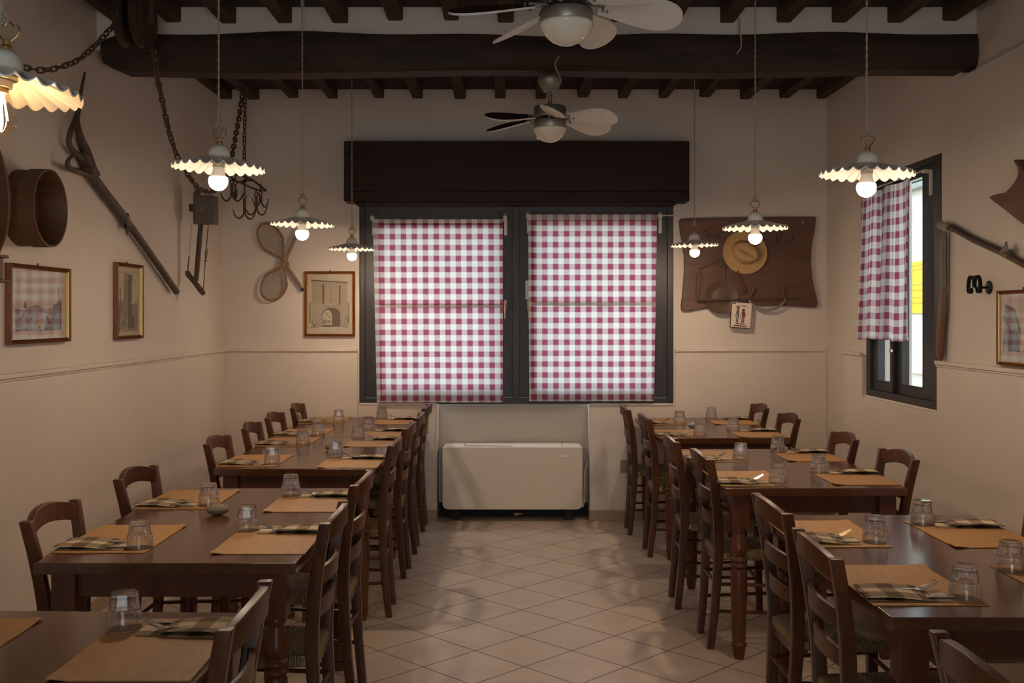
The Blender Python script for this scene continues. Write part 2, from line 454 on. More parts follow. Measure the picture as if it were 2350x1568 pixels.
# right wall with window opening, stepping back above the ledge on the near side of the beam
ry0, ry1, rz0, rz1 = 5.735, 6.93, 1.0, 2.42
b = MB()
b.box(XR, XR + 0.3, YF, ry0, 0, 2.78); b.box(XR + 0.05, XR + 0.3, YF, BEAM_Y + 0.1, 2.78, 3.4)
b.box(XR, XR + 0.3, BEAM_Y + 0.1, ry0, 2.78, 3.4)
b.box(XR, XR + 0.3, ry1, YB + 0.2, 0, 3.4); b.box(XR, XR + 0.3, ry0, ry1, 0, rz0); b.box(XR, XR + 0.3, ry0, ry1, rz1, 3.4)
struct(b.build('wall_right', M['wall'], smooth=0))
b = MB(); b.box(WR, XR + 0.02, YF, ry0 - 0.002, 0, RAIL); b.box(WR, XR + 0.02, ry1 + 0.01, 7.30, 0, RAIL); b.box(WR, XR + 0.02, ry0 - 0.002, ry1 + 0.01, 0, rz0 - 0.012)
struct(b.build('wall_right_lower', M['wainscot'], smooth=0, bevel=0.006))
# front wall behind the camera with an unseen opening added to let in fill light
b = MB(); dx0, dx1, dz1 = -0.9, 0.9, 2.15
b.box(-2.6, dx0, YF - 0.2, YF, 0, 3.4); b.box(dx1, 2.9, YF - 0.2, YF, 0, 3.4); b.box(dx0, dx1, YF - 0.2, YF, dz1, 3.4)
struct(b.build('wall_front', M['wall'], smooth=0))
# plaster infill standing on the beam
b = MB(); b.box(-2.4, 2.7, BEAM_Y + 0.02, BEAM_Y + 0.2, 2.90, 3.4)
struct(b.build('wall_over_beam', M['wall'], smooth=0))

# ceiling planks and joists
b = MB(); b.box(-2.6, 2.9, YF - 0.2, BEAM_Y + 0.1, ZN, 3.5); b.box(-2.6, 2.9, BEAM_Y + 0.1, YB + 0.3, ZF, 3.5)
ceil = struct(b.build('ceiling', M['plank'], smooth=0))
for k in range(-11, 5):
    x = 1.1475 + 0.287 * k + random.uniform(-0.006, 0.006); w = random.uniform(0.036, 0.042); z = 3.048 + random.uniform(-0.008, 0.008)
    j = MB(); j.box(x - w, x + w, YF, BEAM_Y + 0.03, z, ZN + 0.02); j.build('joist', M['joist'], ceil, bevel=0.008)
for x in (-2.09, -1.885, -1.593, -1.298, -0.95, -0.665, -0.347, -0.049, 0.253, 0.568, 0.866, 1.168, 1.476, 1.778, 2.07, 2.345):
    w = random.uniform(0.035, 0.041); z = 3.147 + random.uniform(-0.012, 0.008)
    j = MB(); j.box(x - w, x + w, BEAM_Y + 0.12, YB + 0.02, z, ZF + 0.02); j.build('joist', M['joist'], ceil, bevel=0.008)

# great beam, hewn and a little uneven
b = MB(); secs = []; N = 46
for i in range(N + 1):
    t = i / N; x = -2.10 + t * 4.535
    h = 0.012 * math.sin(9 * t) + 0.006 * math.sin(31 * t + 1); g = 0.008 * math.sin(13 * t + 2)
    top = 2.975 + h + 0.015 * (1 - abs(2 * t - 1)); bot = 2.799 + g - 0.004 * (1 - t)
    y0 = BEAM_Y + 0.006 * math.sin(17 * t); y1 = BEAM_Y + 0.205
    r = 0.035
    if i == 0: bot += 0.04; top -= 0.03
    secs.append([(x, y0 + 0.012, top), (x, y0, top - r), (x, y0 - 0.004, bot + 0.075), (x, y0 + 0.012, bot + 0.022), (x, y0 + 0.045, bot), (x, y1 - 0.02, bot), (x, y1, bot + 0.03), (x, y1, top)])
b.loft(secs)
tag(b.build('ceiling_beam', M['beam'], smooth=22), 'massive dark hewn wooden beam running across the whole room under the joists', 'beam')

# chair rail mouldings
def moulding(name, boxes):
    m = MB()
    for q in boxes: m.box(*q)
    struct(m.build(name, M['wainscot'], bevel=0.004))
moulding('trim_1', [(WL - 0.01, WL + 0.014, YF, WB, RAIL - 0.004, RAIL + 0.018), (WL - 0.01, WL + 0.006, YF, WB, RAIL - 0.016, RAIL - 0.004)])
moulding('trim_2', [(WL, wx0 - 0.012, WB - 0.012, YB + 0.005, RAIL - 0.004, RAIL + 0.016)])
moulding('trim_3', [(wx1 + 0.012, WR, WB - 0.012, YB + 0.005, RAIL - 0.004, RAIL + 0.016)])
moulding('trim_4', [(WR - 0.014, WR + 0.01, YF, ry0 - 0.002, RAIL - 0.004, RAIL + 0.018), (WR - 0.006, WR + 0.01, YF, ry0 - 0.002, RAIL - 0.016, RAIL - 0.004)])
moulding('trim_5', [(WR - 0.014, WR + 0.01, ry1 + 0.01, 7.30, RAIL - 0.004, RAIL + 0.018)])
# tile skirting
b = MB(); b.box(WL, nx0 + 0.0, WB - 0.010, WB + 0.003, 0, 0.078); b.box(nx1, WR, WB - 0.010, WB + 0.003, 0, 0.078)
struct(b.build('baseboard_back', M['skirting'], bevel=0.002))
b = MB(); b.box(WL - 0.003, WL + 0.010, YF, WB, 0, 0.078); struct(b.build('baseboard_left', M['skirting'], bevel=0.002))
b = MB(); b.box(WR - 0.010, WR + 0.003, YF, WB, 0, 0.078); struct(b.build('baseboard_right', M['skirting'], bevel=0.002))

# ------------------------------------------------------------------ back window
FY = 7.795
def xb(px): return (px - 1163) / 308.2
def zb(py): return EYE - (py - 725) / 308.2
def frame_ring(m, x0, x1, z0, z1, wl, wr, wt, wbm, y0, y1):
    m.box(x0, x0 + wl, y0, y1, z0, z1); m.box(x1 - wr, x1, y0, y1, z0, z1)
    m.box(x0 + wl, x1 - wr, y0, y1, z1 - wt, z1); m.box(x0 + wl, x1 - wr, y0, y1, z0, z0 + wbm)
b = MB(); frame_ring(b, xb(825), xb(1546), zb(928), wz1, 0.040, 0.045, 0.10, 0.045, FY, FY + 0.09)
win = struct(b.build('window_1', M['frame'], bevel=0.004))
for i, (a, c, gl, gr) in enumerate(((837, 1184, 868, 1149), (1186, 1532, 1222, 1502))):
    s = MB(); frame_ring(s, xb(a), xb(c), zb(913), zb(474), (gl - a) / 308.2, (c - gr) / 308.2, 0.115, 0.078, FY + 0.012, FY + 0.07)
    s.box(xb(gl) - 0.012, xb(gl) - 0.004, FY + 0.004, FY + 0.02, zb(888), zb(510)); s.box(xb(gr) + 0.004, xb(gr) + 0.012, FY + 0.004, FY + 0.02, zb(888), zb(510))
    s.build('sash', M['frame'], win, bevel=0.003)
    g = MB(); g.box(xb(gl) - 0.005, xb(gr) + 0.005, FY + 0.042, FY + 0.046, zb(890), zb(508)); g.build('pane', M['pane'], win, smooth=0)
b = MB(); b.box(xb(1177), xb(1192), FY - 0.012, FY + 0.02, zb(917), zb(478)); b.build('centre_cover_strip', M['frame'], win, bevel=0.004)
for px in (1159.5, 1213):
    h = MB(); h.box(xb(px) - 0.011, xb(px) + 0.011, FY - 0.006, FY + 0.014, zb(713), zb(689))
    h.tube([(xb(px), FY - 0.004, zb(700)), (xb(px), FY - 0.035, zb(700))], 0.007)
    h.tube([(xb(px), FY - 0.035, zb(697)), (xb(px), FY - 0.037, zb(715)), (xb(px) - 0.001, FY - 0.034, zb(732))], [0.008, 0.0075, 0.006])
    h.build('window_handle', M['brass'], win, bevel=0.002)
b = MB(); b.box(xb(1206), xb(1213.5), FY + 0.009, FY + 0.0125, zb(687), zb(644)); lab = b.build('paper_label', M['card'], win, smooth=0); lab['label'] = 'small pale paper label with faint vertical lettering'
b = MB()
for k in range(9):
    z = zb(650 + k * 4); b.box(xb(1208.2), xb(1208.2) + 0.010 + 0.003 * ((k * 7) % 3), FY + 0.0084, FY + 0.0092, z - 0.004, z)
b.build('lettering', M['grey_mid'], lab, smooth=0)
b = MB(); b.box(xb(826), xb(1003), WB - 0.004, YB + 0.02, zb(930), zb(925)); b.box(xb(1354), xb(1545), WB - 0.008, YB + 0.02, zb(931), zb(926))
struct(b.build('trim_6', M['wall'], bevel=0.003))

# roller shutter box
b = MB(); YS = 7.60
b.box(-1.184, 1.328, YS, YB + 0.005, 2.358, 2.795)
tr = thing('shutter_box', 'long dark brown wooden roller shutter box above the curtained window', 'shutter box')
b.build('box', M['shutter'], tr, bevel=0.006)
b = MB(); b.box(-1.184 + 0.003, 1.328 - 0.003, YS - 0.006, YS + 0.004, 2.40, 2.43); b.build('moulding', M['shutter'], tr, bevel=0.004)
b = MB(); b.box(-1.105, 1.235, YS + 0.03, YB + 0.002, 2.336, 2.359); b.build('bottom_strip', M['shutter'], tr, bevel=0.004)
b = MB()
for k in range(17): x = -1.02 + k * 0.128; b.tube([(x, YS + 0.045, 2.337), (x, YS + 0.045, 2.329)], 0.004)
b.build('curtain_hooks', M['brass'], tr)

# gingham curtains
CY = 7.755
def curtain(name, label, top, mid, bot, ox, oy_top, oy_low, tilt):
    t = thing(name, label, 'curtain', (0, 0, 0))
    def edge_x(py):                              # left and right edge at a picture height
        f = (py - top[2]) / (bot[2] - top[2]); return top[0] + (bot[0] - top[0]) * f, top[1] + (bot[1] - top[1]) * f
    def panel(pn, y_a, y_b, oy, ph, hem):
        def fn(u, v, off=0.0):
            py = y_a + (y_b - y_a) * v + tilt(u) * (1 if v > 0.02 or pn == 'lower_panel' else 1)
            l, r = edge_x(py); px = l + (r - l) * u
            q = 0.3 + 0.7 * v
            dep = 0.0045 * math.sin(u * 41 + ph) * q + 0.004 * math.sin(u * 17 + 2 * ph) + 0.006 * math.sin(v * 3 + ph) - off
            dep += 0.012 * max(0, v - 0.9) * 4 * math.sin(u * 9 + ph)
            return ((px - 1163) / 309.5, CY - dep, EYE - (py - 725) / 309.5)
        def uvf(u, v):
            py = y_a + (y_b - y_a) * v; l, r = edge_x(py)
            return ((l + (r - l) * u - ox - (bot[0] - top[0]) * 0.4 * (py - top[2]) / (bot[2] - top[2])) / 309.5, -(py - oy) / 309.5 - 0.0406)
        m = MB(); m.grid(fn, 90, 60, uvf); p = m.build(pn, M['curtain'], t, smooth=180)
        for hn, (u0, u1, v0, v1) in hem.items():
            m = MB()
            m.grid(lambda u, v: fn(u0 + (u1 - u0) * u, v0 + (v1 - v0) * v, -0.004), 60 if u1 - u0 > .5 else 3, 40 if v1 - v0 > .5 else 2, lambda u, v: uvf(u0 + (u1 - u0) * u, v0 + (v1 - v0) * v))
            m.build(hn, M['curtain'], p, smooth=180)
    panel('upper_panel', top[2], mid + 3, oy_top, 0.4, {'top_hem': (0, 1, 0, 14 / (mid - top[2])), 'top_fold': (0, 1, 11 / (mid - top[2]), 15 / (mid - top[2])), 'side_hem': (0, 0.045, 0.02, 1), 'seam_hem': (0, 1, 1 - 9 / (mid - top[2]), 1)})
    panel('lower_panel', mid - 3, bot[2], oy_low, 1.7, {'bottom_hem': (0, 1, 0.985, 1), 'side_hem': (0, 0.04, 0.0, 1), 'seam_hem': (0, 1, 0, 7 / (bot[2] - mid))})
    return t
c1 = curtain('curtain', 'left red and white gingham curtain hung over the back window', (856, 1154, 503), 703, (865, 1154, 924), 869, 537, 706.5, lambda u: 0.0)
c2 = curtain('curtain', 'right red and white gingham curtain hung over the back window', (1212, 1508, 492), 698, (1214.5, 1501, 921), 1218.5, 530.5, 704, lambda u: 0.0)
for c, (a, z, w) in ((c1, (853, 1163, 501)), (c2, (1208, 1553, 494))):
    m = MB(); m.tube([(xb(a), CY + 0.016, zb(w + 6)), (xb(z), CY + 0.016, zb(w + (6 if z != 1553 else 1)))], 0.005); m.build('curtain_rod', M['plastic'], c)
for c, pxs in ((c1, (855, 1159)), (c2, (1211, 1514))):
    for px in pxs:
        w = 497 if c is c1 else 492
        m = MB(); m.box(xb(px) - 0.013, xb(px) + 0.013, CY + 0.004, FY + 0.012, zb(w + 9), zb(w)); m.box(xb(px) + (-0.006 if px != 855 else -0.004), xb(px) + (0.016 if px in (1159, 1514) else 0.006), FY - 0.004, FY + 0.013, zb(w + 43), zb(w + 7))
        m.tube([(xb(px) - 0.006, CY + 0.01, zb(w)), (xb(px) - 0.004, CY + 0.01, zb(w - 4)), (xb(px) + 0.007, CY + 0.01, zb(w - 4)), (xb(px) + 0.008, CY + 0.01, zb(w))], 0.0025)
        m.build('bracket', M['plastic'], c, bevel=0.002)

# ------------------------------------------------------------------ right window (casement in the right wall)
X0 = XR - 0.004
def ring_yz(m, y0, y1, z0, z1, wl, wr, wt, wbm, x0, x1):
    m.box(x0, x1, y0, y0 + wl, z0, z1); m.box(x0, x1, y1 - wr, y1, z0, z1)
    m.box(x0, x1, y0 + wl, y1 - wr, z1 - wt, z1); m.box(x0, x1, y0 + wl, y1 - wr, z0, z0 + wbm)
b = MB(); ring_yz(b, ry0, ry1, rz0, rz1, 0.09, 0.075, 0.035, 0.045, X0, X0 + 0.09)
win2 = struct(b.build('window_2', M['frame'], bevel=0.004))
for y0, y1 in ((5.83, 6.445), (6.455, 6.855)):
    wl = 0.20 if y0 < 6 else 0.085; wr = 0.08
    s = MB(); ring_yz(s, y0, y1, rz0 + 0.045, rz1 - 0.035, wl, wr, 0.045, 0.055, X0 + 0.02, X0 + 0.07); s.build('sash', M['frame'], win2, bevel=0.003)
    g = MB(); g.box(X0 + 0.045, X0 + 0.048, y0 + wl - 0.005, y1 - wr + 0.005, rz0 + 0.09, rz1 - 0.07); g.build('pane', M['pane'], win2, smooth=0)
    st = MB(); ring_yz(st, y0 + wl - 0.002, y1 - wr + 0.002, rz0 + 0.10, rz1 - 0.08, 0.010, 0.010, 0.010, 0.010, X0 + 0.018, X0 + 0.04); st.build('glazing_bead', M['frame'], win2, bevel=0.002)
b = MB(); b.box(X0 - 0.012, X0 + 0.012, 6.43, 6.47, rz0 + 0.05, rz1 - 0.05); b.build('centre_cover_strip', M['frame'], win2, bevel=0.004)
b = MB(); b.box(X0 - 0.02, X0 + 0.0, 6.43, 6.455, 1.30, 1.32); b.build('window_catch', M['steel'], win2, bevel=0.002)
b = MB(); b.box(XR - 0.005, XR + 0.29, ry0 - 0.015, ry1 + 0.02, rz0 - 0.014, rz0 + 0.002); struct(b.build('trim_7', M['wall'], bevel=0.004))
# curtain of the right window
t = thing('curtain', 'narrow rippled red and white gingham curtain at the right-hand side window', 'curtain')
arc = [0.0]; NU = 160; pts2 = []
def rip(u, v):
    a = 0.010 + 0.030 * v
    y = 5.995 + (0.93 + 0.04 * v) * u - 0.02 * v * (1 - u)
    x = 2.318 - a * (0.55 * math.sin(u * 29 + 0.6) + 0.45 * math.sin(u * 15 + 2.0)) - 0.012 * v + 0.02 * u
    return x, y
acc = [0.0]
for i in range(1, NU + 1):
    x0, y0 = rip((i - 1) / NU, 0.7); x1, y1 = rip(i / NU, 0.7); acc.append(acc[-1] + math.hypot(x1 - x0, y1 - y0))
zt, zbm = 2.315, 1.375
m = MB(); m.grid(lambda u, v: (rip(u, v)[0], rip(u, v)[1], zt + (zbm - zt) * v + 0.004 * math.sin(u * 20)), NU, 60, lambda u, v: (acc[int(round(u * NU))] + 0.02, -(zt - zbm) * v))
p = m.build('cloth', M['curtain'], t, smooth=180)
m = MB(); m.grid(lambda u, v: (rip(u, 1)[0] + 0.003, rip(u, 1)[1], zbm + 0.02 - 0.02 * v + 0.004 * math.sin(u * 20)), NU, 2, lambda u, v: (acc[int(round(u * NU))] + 0.02, -(zt - zbm) * (0.98 + 0.02 * v)))
m.build('bottom_hem', M['curtain'], p, smooth=180)
m = MB(); m.tube([(2.322, 5.80, 2.335), (2.342, 6.95, 2.335)], 0.005); m.build('curtain_rod', M['plastic'], t)
for y in (5.86, 6.90):
    m = MB(); m.box(2.325, X0 + 0.002, y - 0.01, y + 0.01, 2.325, 2.345); m.box(X0 - 0.012, X0 + 0.001, y - 0.012, y + 0.012, 2.20, 2.345); m.build('bracket', M['plastic'], t, bevel=0.002)

# ------------------------------------------------------------------ outside the windows
b = MB(); b.box(-14, 12, YB + 0.36, 30, -0.25, -0.1); b.box(2.9, 12, -4, YB + 0.36, -0.25, -0.1)
struct(b.build('ground', M['skirting'], smooth=0))
NX = 4.5
b = MB(); b.box(NX, NX + 0.3, 5, 24, -0.1, 3.30)
for z, y in ((2.62, 12.6), (0.9, 12.0)): b.box(NX - 0.05, NX, y - 1.0, y + 0.4, z, z + 0.05)
nb = thing('neighbouring_building', 'white plastered building seen through the right-hand window', 'building')
b.build('wall', M['outwall'], nb, smooth=0)
b = MB()
for k in range(5): b.box(NX - 0.10, NX + 0.3, 9, 14, 2.90 + k * 0.075, 2.96 + k * 0.075)
b.build('rolled_louver', M['louver'], nb, bevel=0.006)
sg = thing('sign', 'yellow rectangular sign on the white wall outside the right-hand window', 'sign')
b = MB(); b.box(NX - 0.03, NX - 0.002, 10.6, 12.5, 1.555, 2.115); b.build('panel', M['poster'], sg, smooth=0)
b = MB()
for k, (y0, y1, z, h) in enumerate(((10.7, 12.4, 2.07, 0.012), (10.7, 12.4, 2.02, 0.02), (11.0, 12.3, 1.86, 0.014), (11.0, 12.2, 1.80, 0.014), (11.1, 12.3, 1.72, 0.012), (11.0, 12.0, 1.66, 0.012))): b.box(NX - 0.034, NX - 0.029, y0, y1, z, z + h)
b.build('lettering', M['poster_ink'], sg, smooth=0)
b = MB(); rr = random.Random(3)
def hedge(u, v):
    x = -5 + 8.5 * u; a = v * PI
    r = 1.0 + 0.10 * math.sin(u * 70 + v * 9) + 0.08 * math.sin(u * 31 + v * 23) + 0.05 * rr.uniform(-1, 1)
    return (x, 17 - 0.7 * math.cos(a) * r, -0.1 + 1.9 * math.sin(a) * r)
b.grid(hedge, 160, 24)
o = b.build('garden_hedge', M['leaf'], smooth=60); tag(o, 'green garden hedge beyond the back window, glimpsed in the glass of the framed pictures', 'hedge'); o['kind'] = 'stuff'
# ================================================================== TABLES
TOP = 0.77
leg_prof = [(0.020, 0), (0.024, 0.012), (0.030, 0.055), (0.035, 0.060), (0.035, 0.069), (0.028, 0.076), (0.030, 0.09), (0.0355, 0.24), (0.0365, 0.33), (0.036, 0.392),
            (0.029, 0.402), (0.038, 0.411), (0.038, 0.421), (0.029, 0.429), (0.037, 0.437), (0.037, 0.447), (0.028, 0.456), (0.035, 0.472), (0.0405, 0.49), (0.037, 0.512),
            (0.028, 0.543), (0.025, 0.560), (0.031, 0.570), (0.033, 0.580), (0.028, 0.590)]
m = MB(); m.lathe(leg_prof, 20); m.box(-0.0375, 0.0375, -0.0375, 0.0375, 0.586, TOP - 0.034)
leg0 = m.build('leg', M['leg'], bevel=0.003, smooth=40)
first_leg = [leg0]
TABLES = {}
def make_table(key, x0, y0, y1, name, label, rot=0.0, w=0.80):
    t = thing('dining_table', label, 'table', (x0 + w / 2, (y0 + y1) / 2, 0), (0, 0, rot), 'dark wooden dining tables')
    hx, hy = w / 2, (y1 - y0) / 2
    m = MB(); m.box(-hx, hx, -hy, hy, TOP - 0.036, TOP); m.build('tabletop', M['table'], t, bevel=0.004, seg=3)
    m = MB()
    for s in (-1, 1):
        m.box(-hx + 0.11, hx - 0.11, s * (hy - 0.075) - 0.011, s * (hy - 0.075) + 0.011, TOP - 0.120, TOP - 0.034)
        m.box(s * (hx - 0.075) - 0.011, s * (hx - 0.075) + 0.011, -hy + 0.11, hy - 0.11, TOP - 0.120, TOP - 0.034)
    m.build('apron', M['leg'], t, bevel=0.002)
    for sx in (-1, 1):
        for sy in (-1, 1):
            if first_leg: l = first_leg.pop()
            else: l = leg0.copy(); COL.objects.link(l)
            l.parent = t; l.location = (sx * (hx - 0.075), sy * (hy - 0.075), 0)
    TABLES[key] = (x0, x0 + w, y0, y1, name)
make_table('L1', -1.447, 1.31, 2.672, 'bottom-left corner table', 'dark wooden dining table cut off by the bottom left corner of the photo', -0.028)
make_table('L2', -1.445, 3.19, 4.58, 'second left table', 'second dining table of the left row, with a grey brown stone between two glasses')
make_table('L3', -1.449, 5.16, 6.484, 'third left table', 'third dining table of the left row, pushed end to end against the last one')
make_table('L4', -1.447, 6.488, 7.775, 'last left table', 'last dining table of the left row, its end against the window wall')
make_table('R0', 0.962, 0.93, 2.275, 'bottom-right corner table', 'dark wooden dining table cut off by the bottom right corner of the photo')
make_table('R1', 0.961, 2.615, 3.965, 'second right table', 'second dining table of the right row, with a bluish window glare across its top')
make_table('R2', 0.957, 4.576, 5.925, 'third right table', 'third dining table of the right row, its turned front leg in full view')
make_table('R3', 0.950, 6.448, 7.745, 'last right table', 'last dining table of the right row, its end against the window wall')

# ================================================================== CHAIRS
def cx(z):
    P = [(0, -0.034), (0.2, -0.014), (0.45, 0), (0.57, -0.005), (0.68, -0.016), (0.77, -0.030), (0.88, -0.052)]
    for (a, va), (b_, vb) in zip(P, P[1:]):
        if z <= b_: return va + (vb - va) * (z - a) / (b_ - a)
    return P[-1][1]
def cy(z):
    P = [(0, 0.120), (0.45, 0.142), (0.6, 0.158), (0.88, 0.196)]
    for (a, va), (b_, vb) in zip(P, P[1:]):
        if z <= b_: return va + (vb - va) * (z - a) / (b_ - a)
    return P[-1][1]
def make_chair():
    t = thing('dining_chair', 'x', 'chair')
    for s in (-1, 1):
        secs = []
        for z in (0, 0.1, 0.2, 0.3, 0.4, 0.46, 0.53, 0.6, 0.66, 0.72, 0.78, 0.83, 0.878):
            d = 0.0165 + 0.0045 * min(1, z / 0.45) - 0.003 * max(0, (z - 0.6) / 0.28); w = 0.0155; x, y = cx(z), s * cy(z)
            secs.append([(x - d, y - w, z), (x + d, y - w, z), (x + d, y + w, z), (x - d, y + w, z)])
        MB().loft(secs).build('back_post', M['chair'], t, bevel=0.005, seg=2, smooth=50)
    def slat(nm, z, h, arch, bow, th):
        secs = []; n = 14
        for i in range(n + 1):
            u = -1 + 2 * i / n; k = 1 - u * u
            zc = z + arch * k; x = cx(z) - bow * k; y = u * (cy(z) - 0.004); hh = h * (1 + 0.12 * k)
            secs.append([(x - th, y, zc - hh / 2), (x + th, y, zc - hh / 2), (x + th - 0.002, y, zc + hh / 2), (x - th - 0.002, y, zc + hh / 2)])
        MB().loft(secs).build(nm, M['chair'], t, bevel=0.003, smooth=50)
    slat('top_rail', 0.835, 0.058, 0.030, 0.034, 0.0115)
    slat('slat', 0.699, 0.050, 0.006, 0.030, 0.008)
    slat('slat', 0.588, 0.050, 0.006, 0.026, 0.008)
    # rush seat
    def seat_pt(a):
        return 0
    out = [(-0.012, -0.150), (0.385, -0.198), (0.385, 0.198), (-0.012, 0.150)]
    m = MB(); n = 10; secs = []
    def grid_top(u, v):
        x = -0.012 + 0.397 * u; hw = 0.150 + 0.048 * u; y = (-1 + 2 * v) * hw
        e = min(u, 1 - u, v, 1 - v); puff = 0.007 * min(1, e / 0.10) if e < 0.10 else 0.007 - 0.010 * min(1, (e - 0.10) / 0.4)
        return (x, y, 0.450 + puff)
    m.grid(grid_top, 16, 16)
    m.grid(lambda u, v: (grid_top(u, v)[0], grid_top(u, v)[1], 0.412), 16, 16)
    N1 = 17; off = N1 * N1
    rim = [i for i in range(N1)] + [i * N1 + 16 for i in range(1, N1)] + [16 * N1 + i for i in range(15, -1, -1)] + [i * N1 for i in range(15, 0, -1)]
    for a, b_ in zip(rim, rim[1:] + rim[:1]): m.f.append((a, b_, b_ + off, a + off)); m.mi.append(0)
    m.build('seat', M['rush'], t, bevel=0.010, seg=3, smooth=60)
    for s in (-1, 1):
        m = MB(); a0 = Vector((0.365, s * 0.178, 0.446)); a1 = Vector((0.374, s * 0.190, 0.0)); secs = []
        for k in range(5):
            p = a0.lerp(a1, k / 4); d = 0.019 - 0.003 * k / 4
            secs.append([(p.x - d, p.y - d, p.z), (p.x + d, p.y - d, p.z), (p.x + d, p.y + d, p.z), (p.x - d, p.y + d, p.z)])
        m.loft(secs).build('front_leg', M['chair'], t, bevel=0.004, smooth=50)
        for z in (0.30, 0.175):
            m = MB(); m.tube([(cx(z), s * cy(z), z), (0.366 + (0.446 - z) * 0.02, s * (0.178 + (0.446 - z) * 0.027), z)], [0.008, 0.0085], 8); m.build('stretcher', M['chair'], t)
    for x, hw, z in ((0.368, 0.182, 0.285), (0.371, 0.186, 0.165), (-0.012, 0.128, 0.305)):
        m = MB(); m.tube([(x, -hw, z), (x, hw, z)], 0.0088, 8); m.build('stretcher', M['chair'], t)
    m = MB(); m.box(0.366, 0.382, -0.165, 0.165, 0.385, 0.413); m.build('seat_rail', M['chair'], t, bevel=0.002)
    m = MB(); m.box(-0.007, 0.010, -0.13, 0.13, 0.385, 0.413); m.build('seat_rail', M['chair'], t, bevel=0.002)
    return t
chair0 = make_chair(); chair_kids = tree(chair0); used = []
def place_chair(x, y, face, label, rot=0.0):
    rz = (0 if face > 0 else PI) + rot
    if not used:
        chair0.location = (x, y, 0); chair0.rotation_euler = (0, 0, rz); chair0['label'] = label; chair0['group'] = 'rush seated dining chairs'; used.append(1)
    else: dup(chair0, (x, y, 0), (0, 0, rz), label, 'rush seated dining chairs', chair_kids)
CH = 'dark wooden ladder-back chair with rush seat, '
place_chair(-0.638, 2.36, -1, CH + 'aisle side of the bottom-left corner table', 0.02)
place_chair(-1.467, 3.49, 1, CH + 'wall side of second left table, near end', 0.02)
place_chair(-1.482, 4.33, 1, CH + 'wall side of second left table, far end', -0.02)
place_chair(-0.620, 3.46, -1, CH + 'aisle side of second left table, near end', 0.01)
place_chair(-0.630, 4.19, -1, CH + 'aisle side of second left table, far end', -0.02)
place_chair(-1.462, 5.47, 1, CH + 'wall side of third left table, near end')
place_chair(-1.456, 6.18, 1, CH + 'wall side of third left table, far end', 0.03)
place_chair(-1.462, 6.82, 1, CH + 'wall side of last left table, near end', -0.02)
place_chair(-1.456, 7.53, 1, CH + 'wall side of last left table, far end', 0.02)
place_chair(-0.632, 5.41, -1, CH + 'aisle side of third left table, near end', 0.02)
place_chair(-0.628, 6.19, -1, CH + 'aisle side of third left table, far end', -0.02)
place_chair(-0.624, 6.81, -1, CH + 'aisle side of last left table, near end', 0.02)
place_chair(-0.626, 7.51, -1, CH + 'aisle side of last left table, far end')
place_chair(0.938, 1.95, 1, CH + 'aisle side of the bottom-right corner table')
place_chair(0.935, 2.99, 1, CH + 'aisle side of second right table, near end', -0.02)
place_chair(0.965, 3.62, 1, CH + 'aisle side of second right table, far end', 0.02)
place_chair(0.965, 4.91, 1, CH + 'aisle side of third right table, near end', 0.01)
place_chair(0.925, 5.56, 1, CH + 'aisle side of third right table, far end', -0.02)
place_chair(0.938, 6.73, 1, CH + 'aisle side of last right table, near end', 0.01)
place_chair(0.892, 7.40, 1, CH + 'aisle side of last right table, far end', -0.02)
place_chair(1.776, 3.44, -1, CH + 'wall side of second right table')
place_chair(1.784, 4.90, -1, CH + 'wall side of third right table, near end', 0.02)
place_chair(1.772, 5.65, -1, CH + 'wall side of third right table, far end', -0.02)
place_chair(1.770, 6.75, -1, CH + 'wall side of last right table, near end', 0.02)
place_chair(1.764, 7.50, -1, CH + 'wall side of last right table, far end')

# ================================================================== PLACE SETTINGS
# diner looks along local +x; origin at the outer near corner of the mat; right hand is -y
m = MB()
m.grid(lambda u, v: (0.30 * u, 0.44 * v, 0.0026 + (0.004 * max(0, 1 - ((1 - u) ** 2 + (1 - v) ** 2) / 0.02) if u > .8 and v > .8 else 0)), 20, 20)
m.grid(lambda u, v: (0.30 * u, 0.44 * v, 0.0004 + (0.004 * max(0, 1 - ((1 - u) ** 2 + (1 - v) ** 2) / 0.02) if u > .8 and v > .8 else 0)), 20, 20)
N1 = 21; off = N1 * N1
rim = [i for i in range(N1)] + [i * N1 + 20 for i in range(1, N1)] + [20 * N1 + i for i in range(19, -1, -1)] + [i * N1 for i in range(19, 0, -1)]
for a, b_ in zip(rim, rim[1:] + rim[:1]): m.f.append((a, b_, b_ + off, a + off)); m.mi.append(0)
mat0 = m.build('placemat', M['placemat'], smooth=60)
# folded napkin: lower flap and arched upper flap
def nap_sheet(m, x0, x1, hw, zf, th):
    o = len(m.v)
    m.grid(lambda u, v: (x0 + (x1 - x0) * u, hw * (2 * v - 1), zf(u, v) + th), 18, 8, lambda u, v: (x0 + (x1 - x0) * u + 0.5 + hw * 0.3 * 0, hw * (2 * v - 1) + 0.5))
    m.grid(lambda u, v: (x0 + (x1 - x0) * u, hw * (2 * v - 1), zf(u, v)), 18, 8, lambda u, v: (x0 + (x1 - x0) * u + 0.5, hw * (2 * v - 1) + 0.5))
    NU = 19; off = NU * 9
    rim = [i for i in range(NU)] + [j * NU + 18 for j in range(1, 9)] + [8 * NU + i for i in range(17, -1, -1)] + [j * NU for j in range(7, 0, -1)]
    for a, b_ in zip(rim, rim[1:] + rim[:1]): m.f.append((o + a, o + b_, o + b_ + off, o + a + off)); m.mi.append(0)
nap0 = thing('napkin', 'x', 'napkin')
m = MB(); nap_sheet(m, -0.110, 0.112, 0.060, lambda u, v: 0.0006, 0.0022); m.build('lower_fold', M['napkin'], nap0, smooth=40)
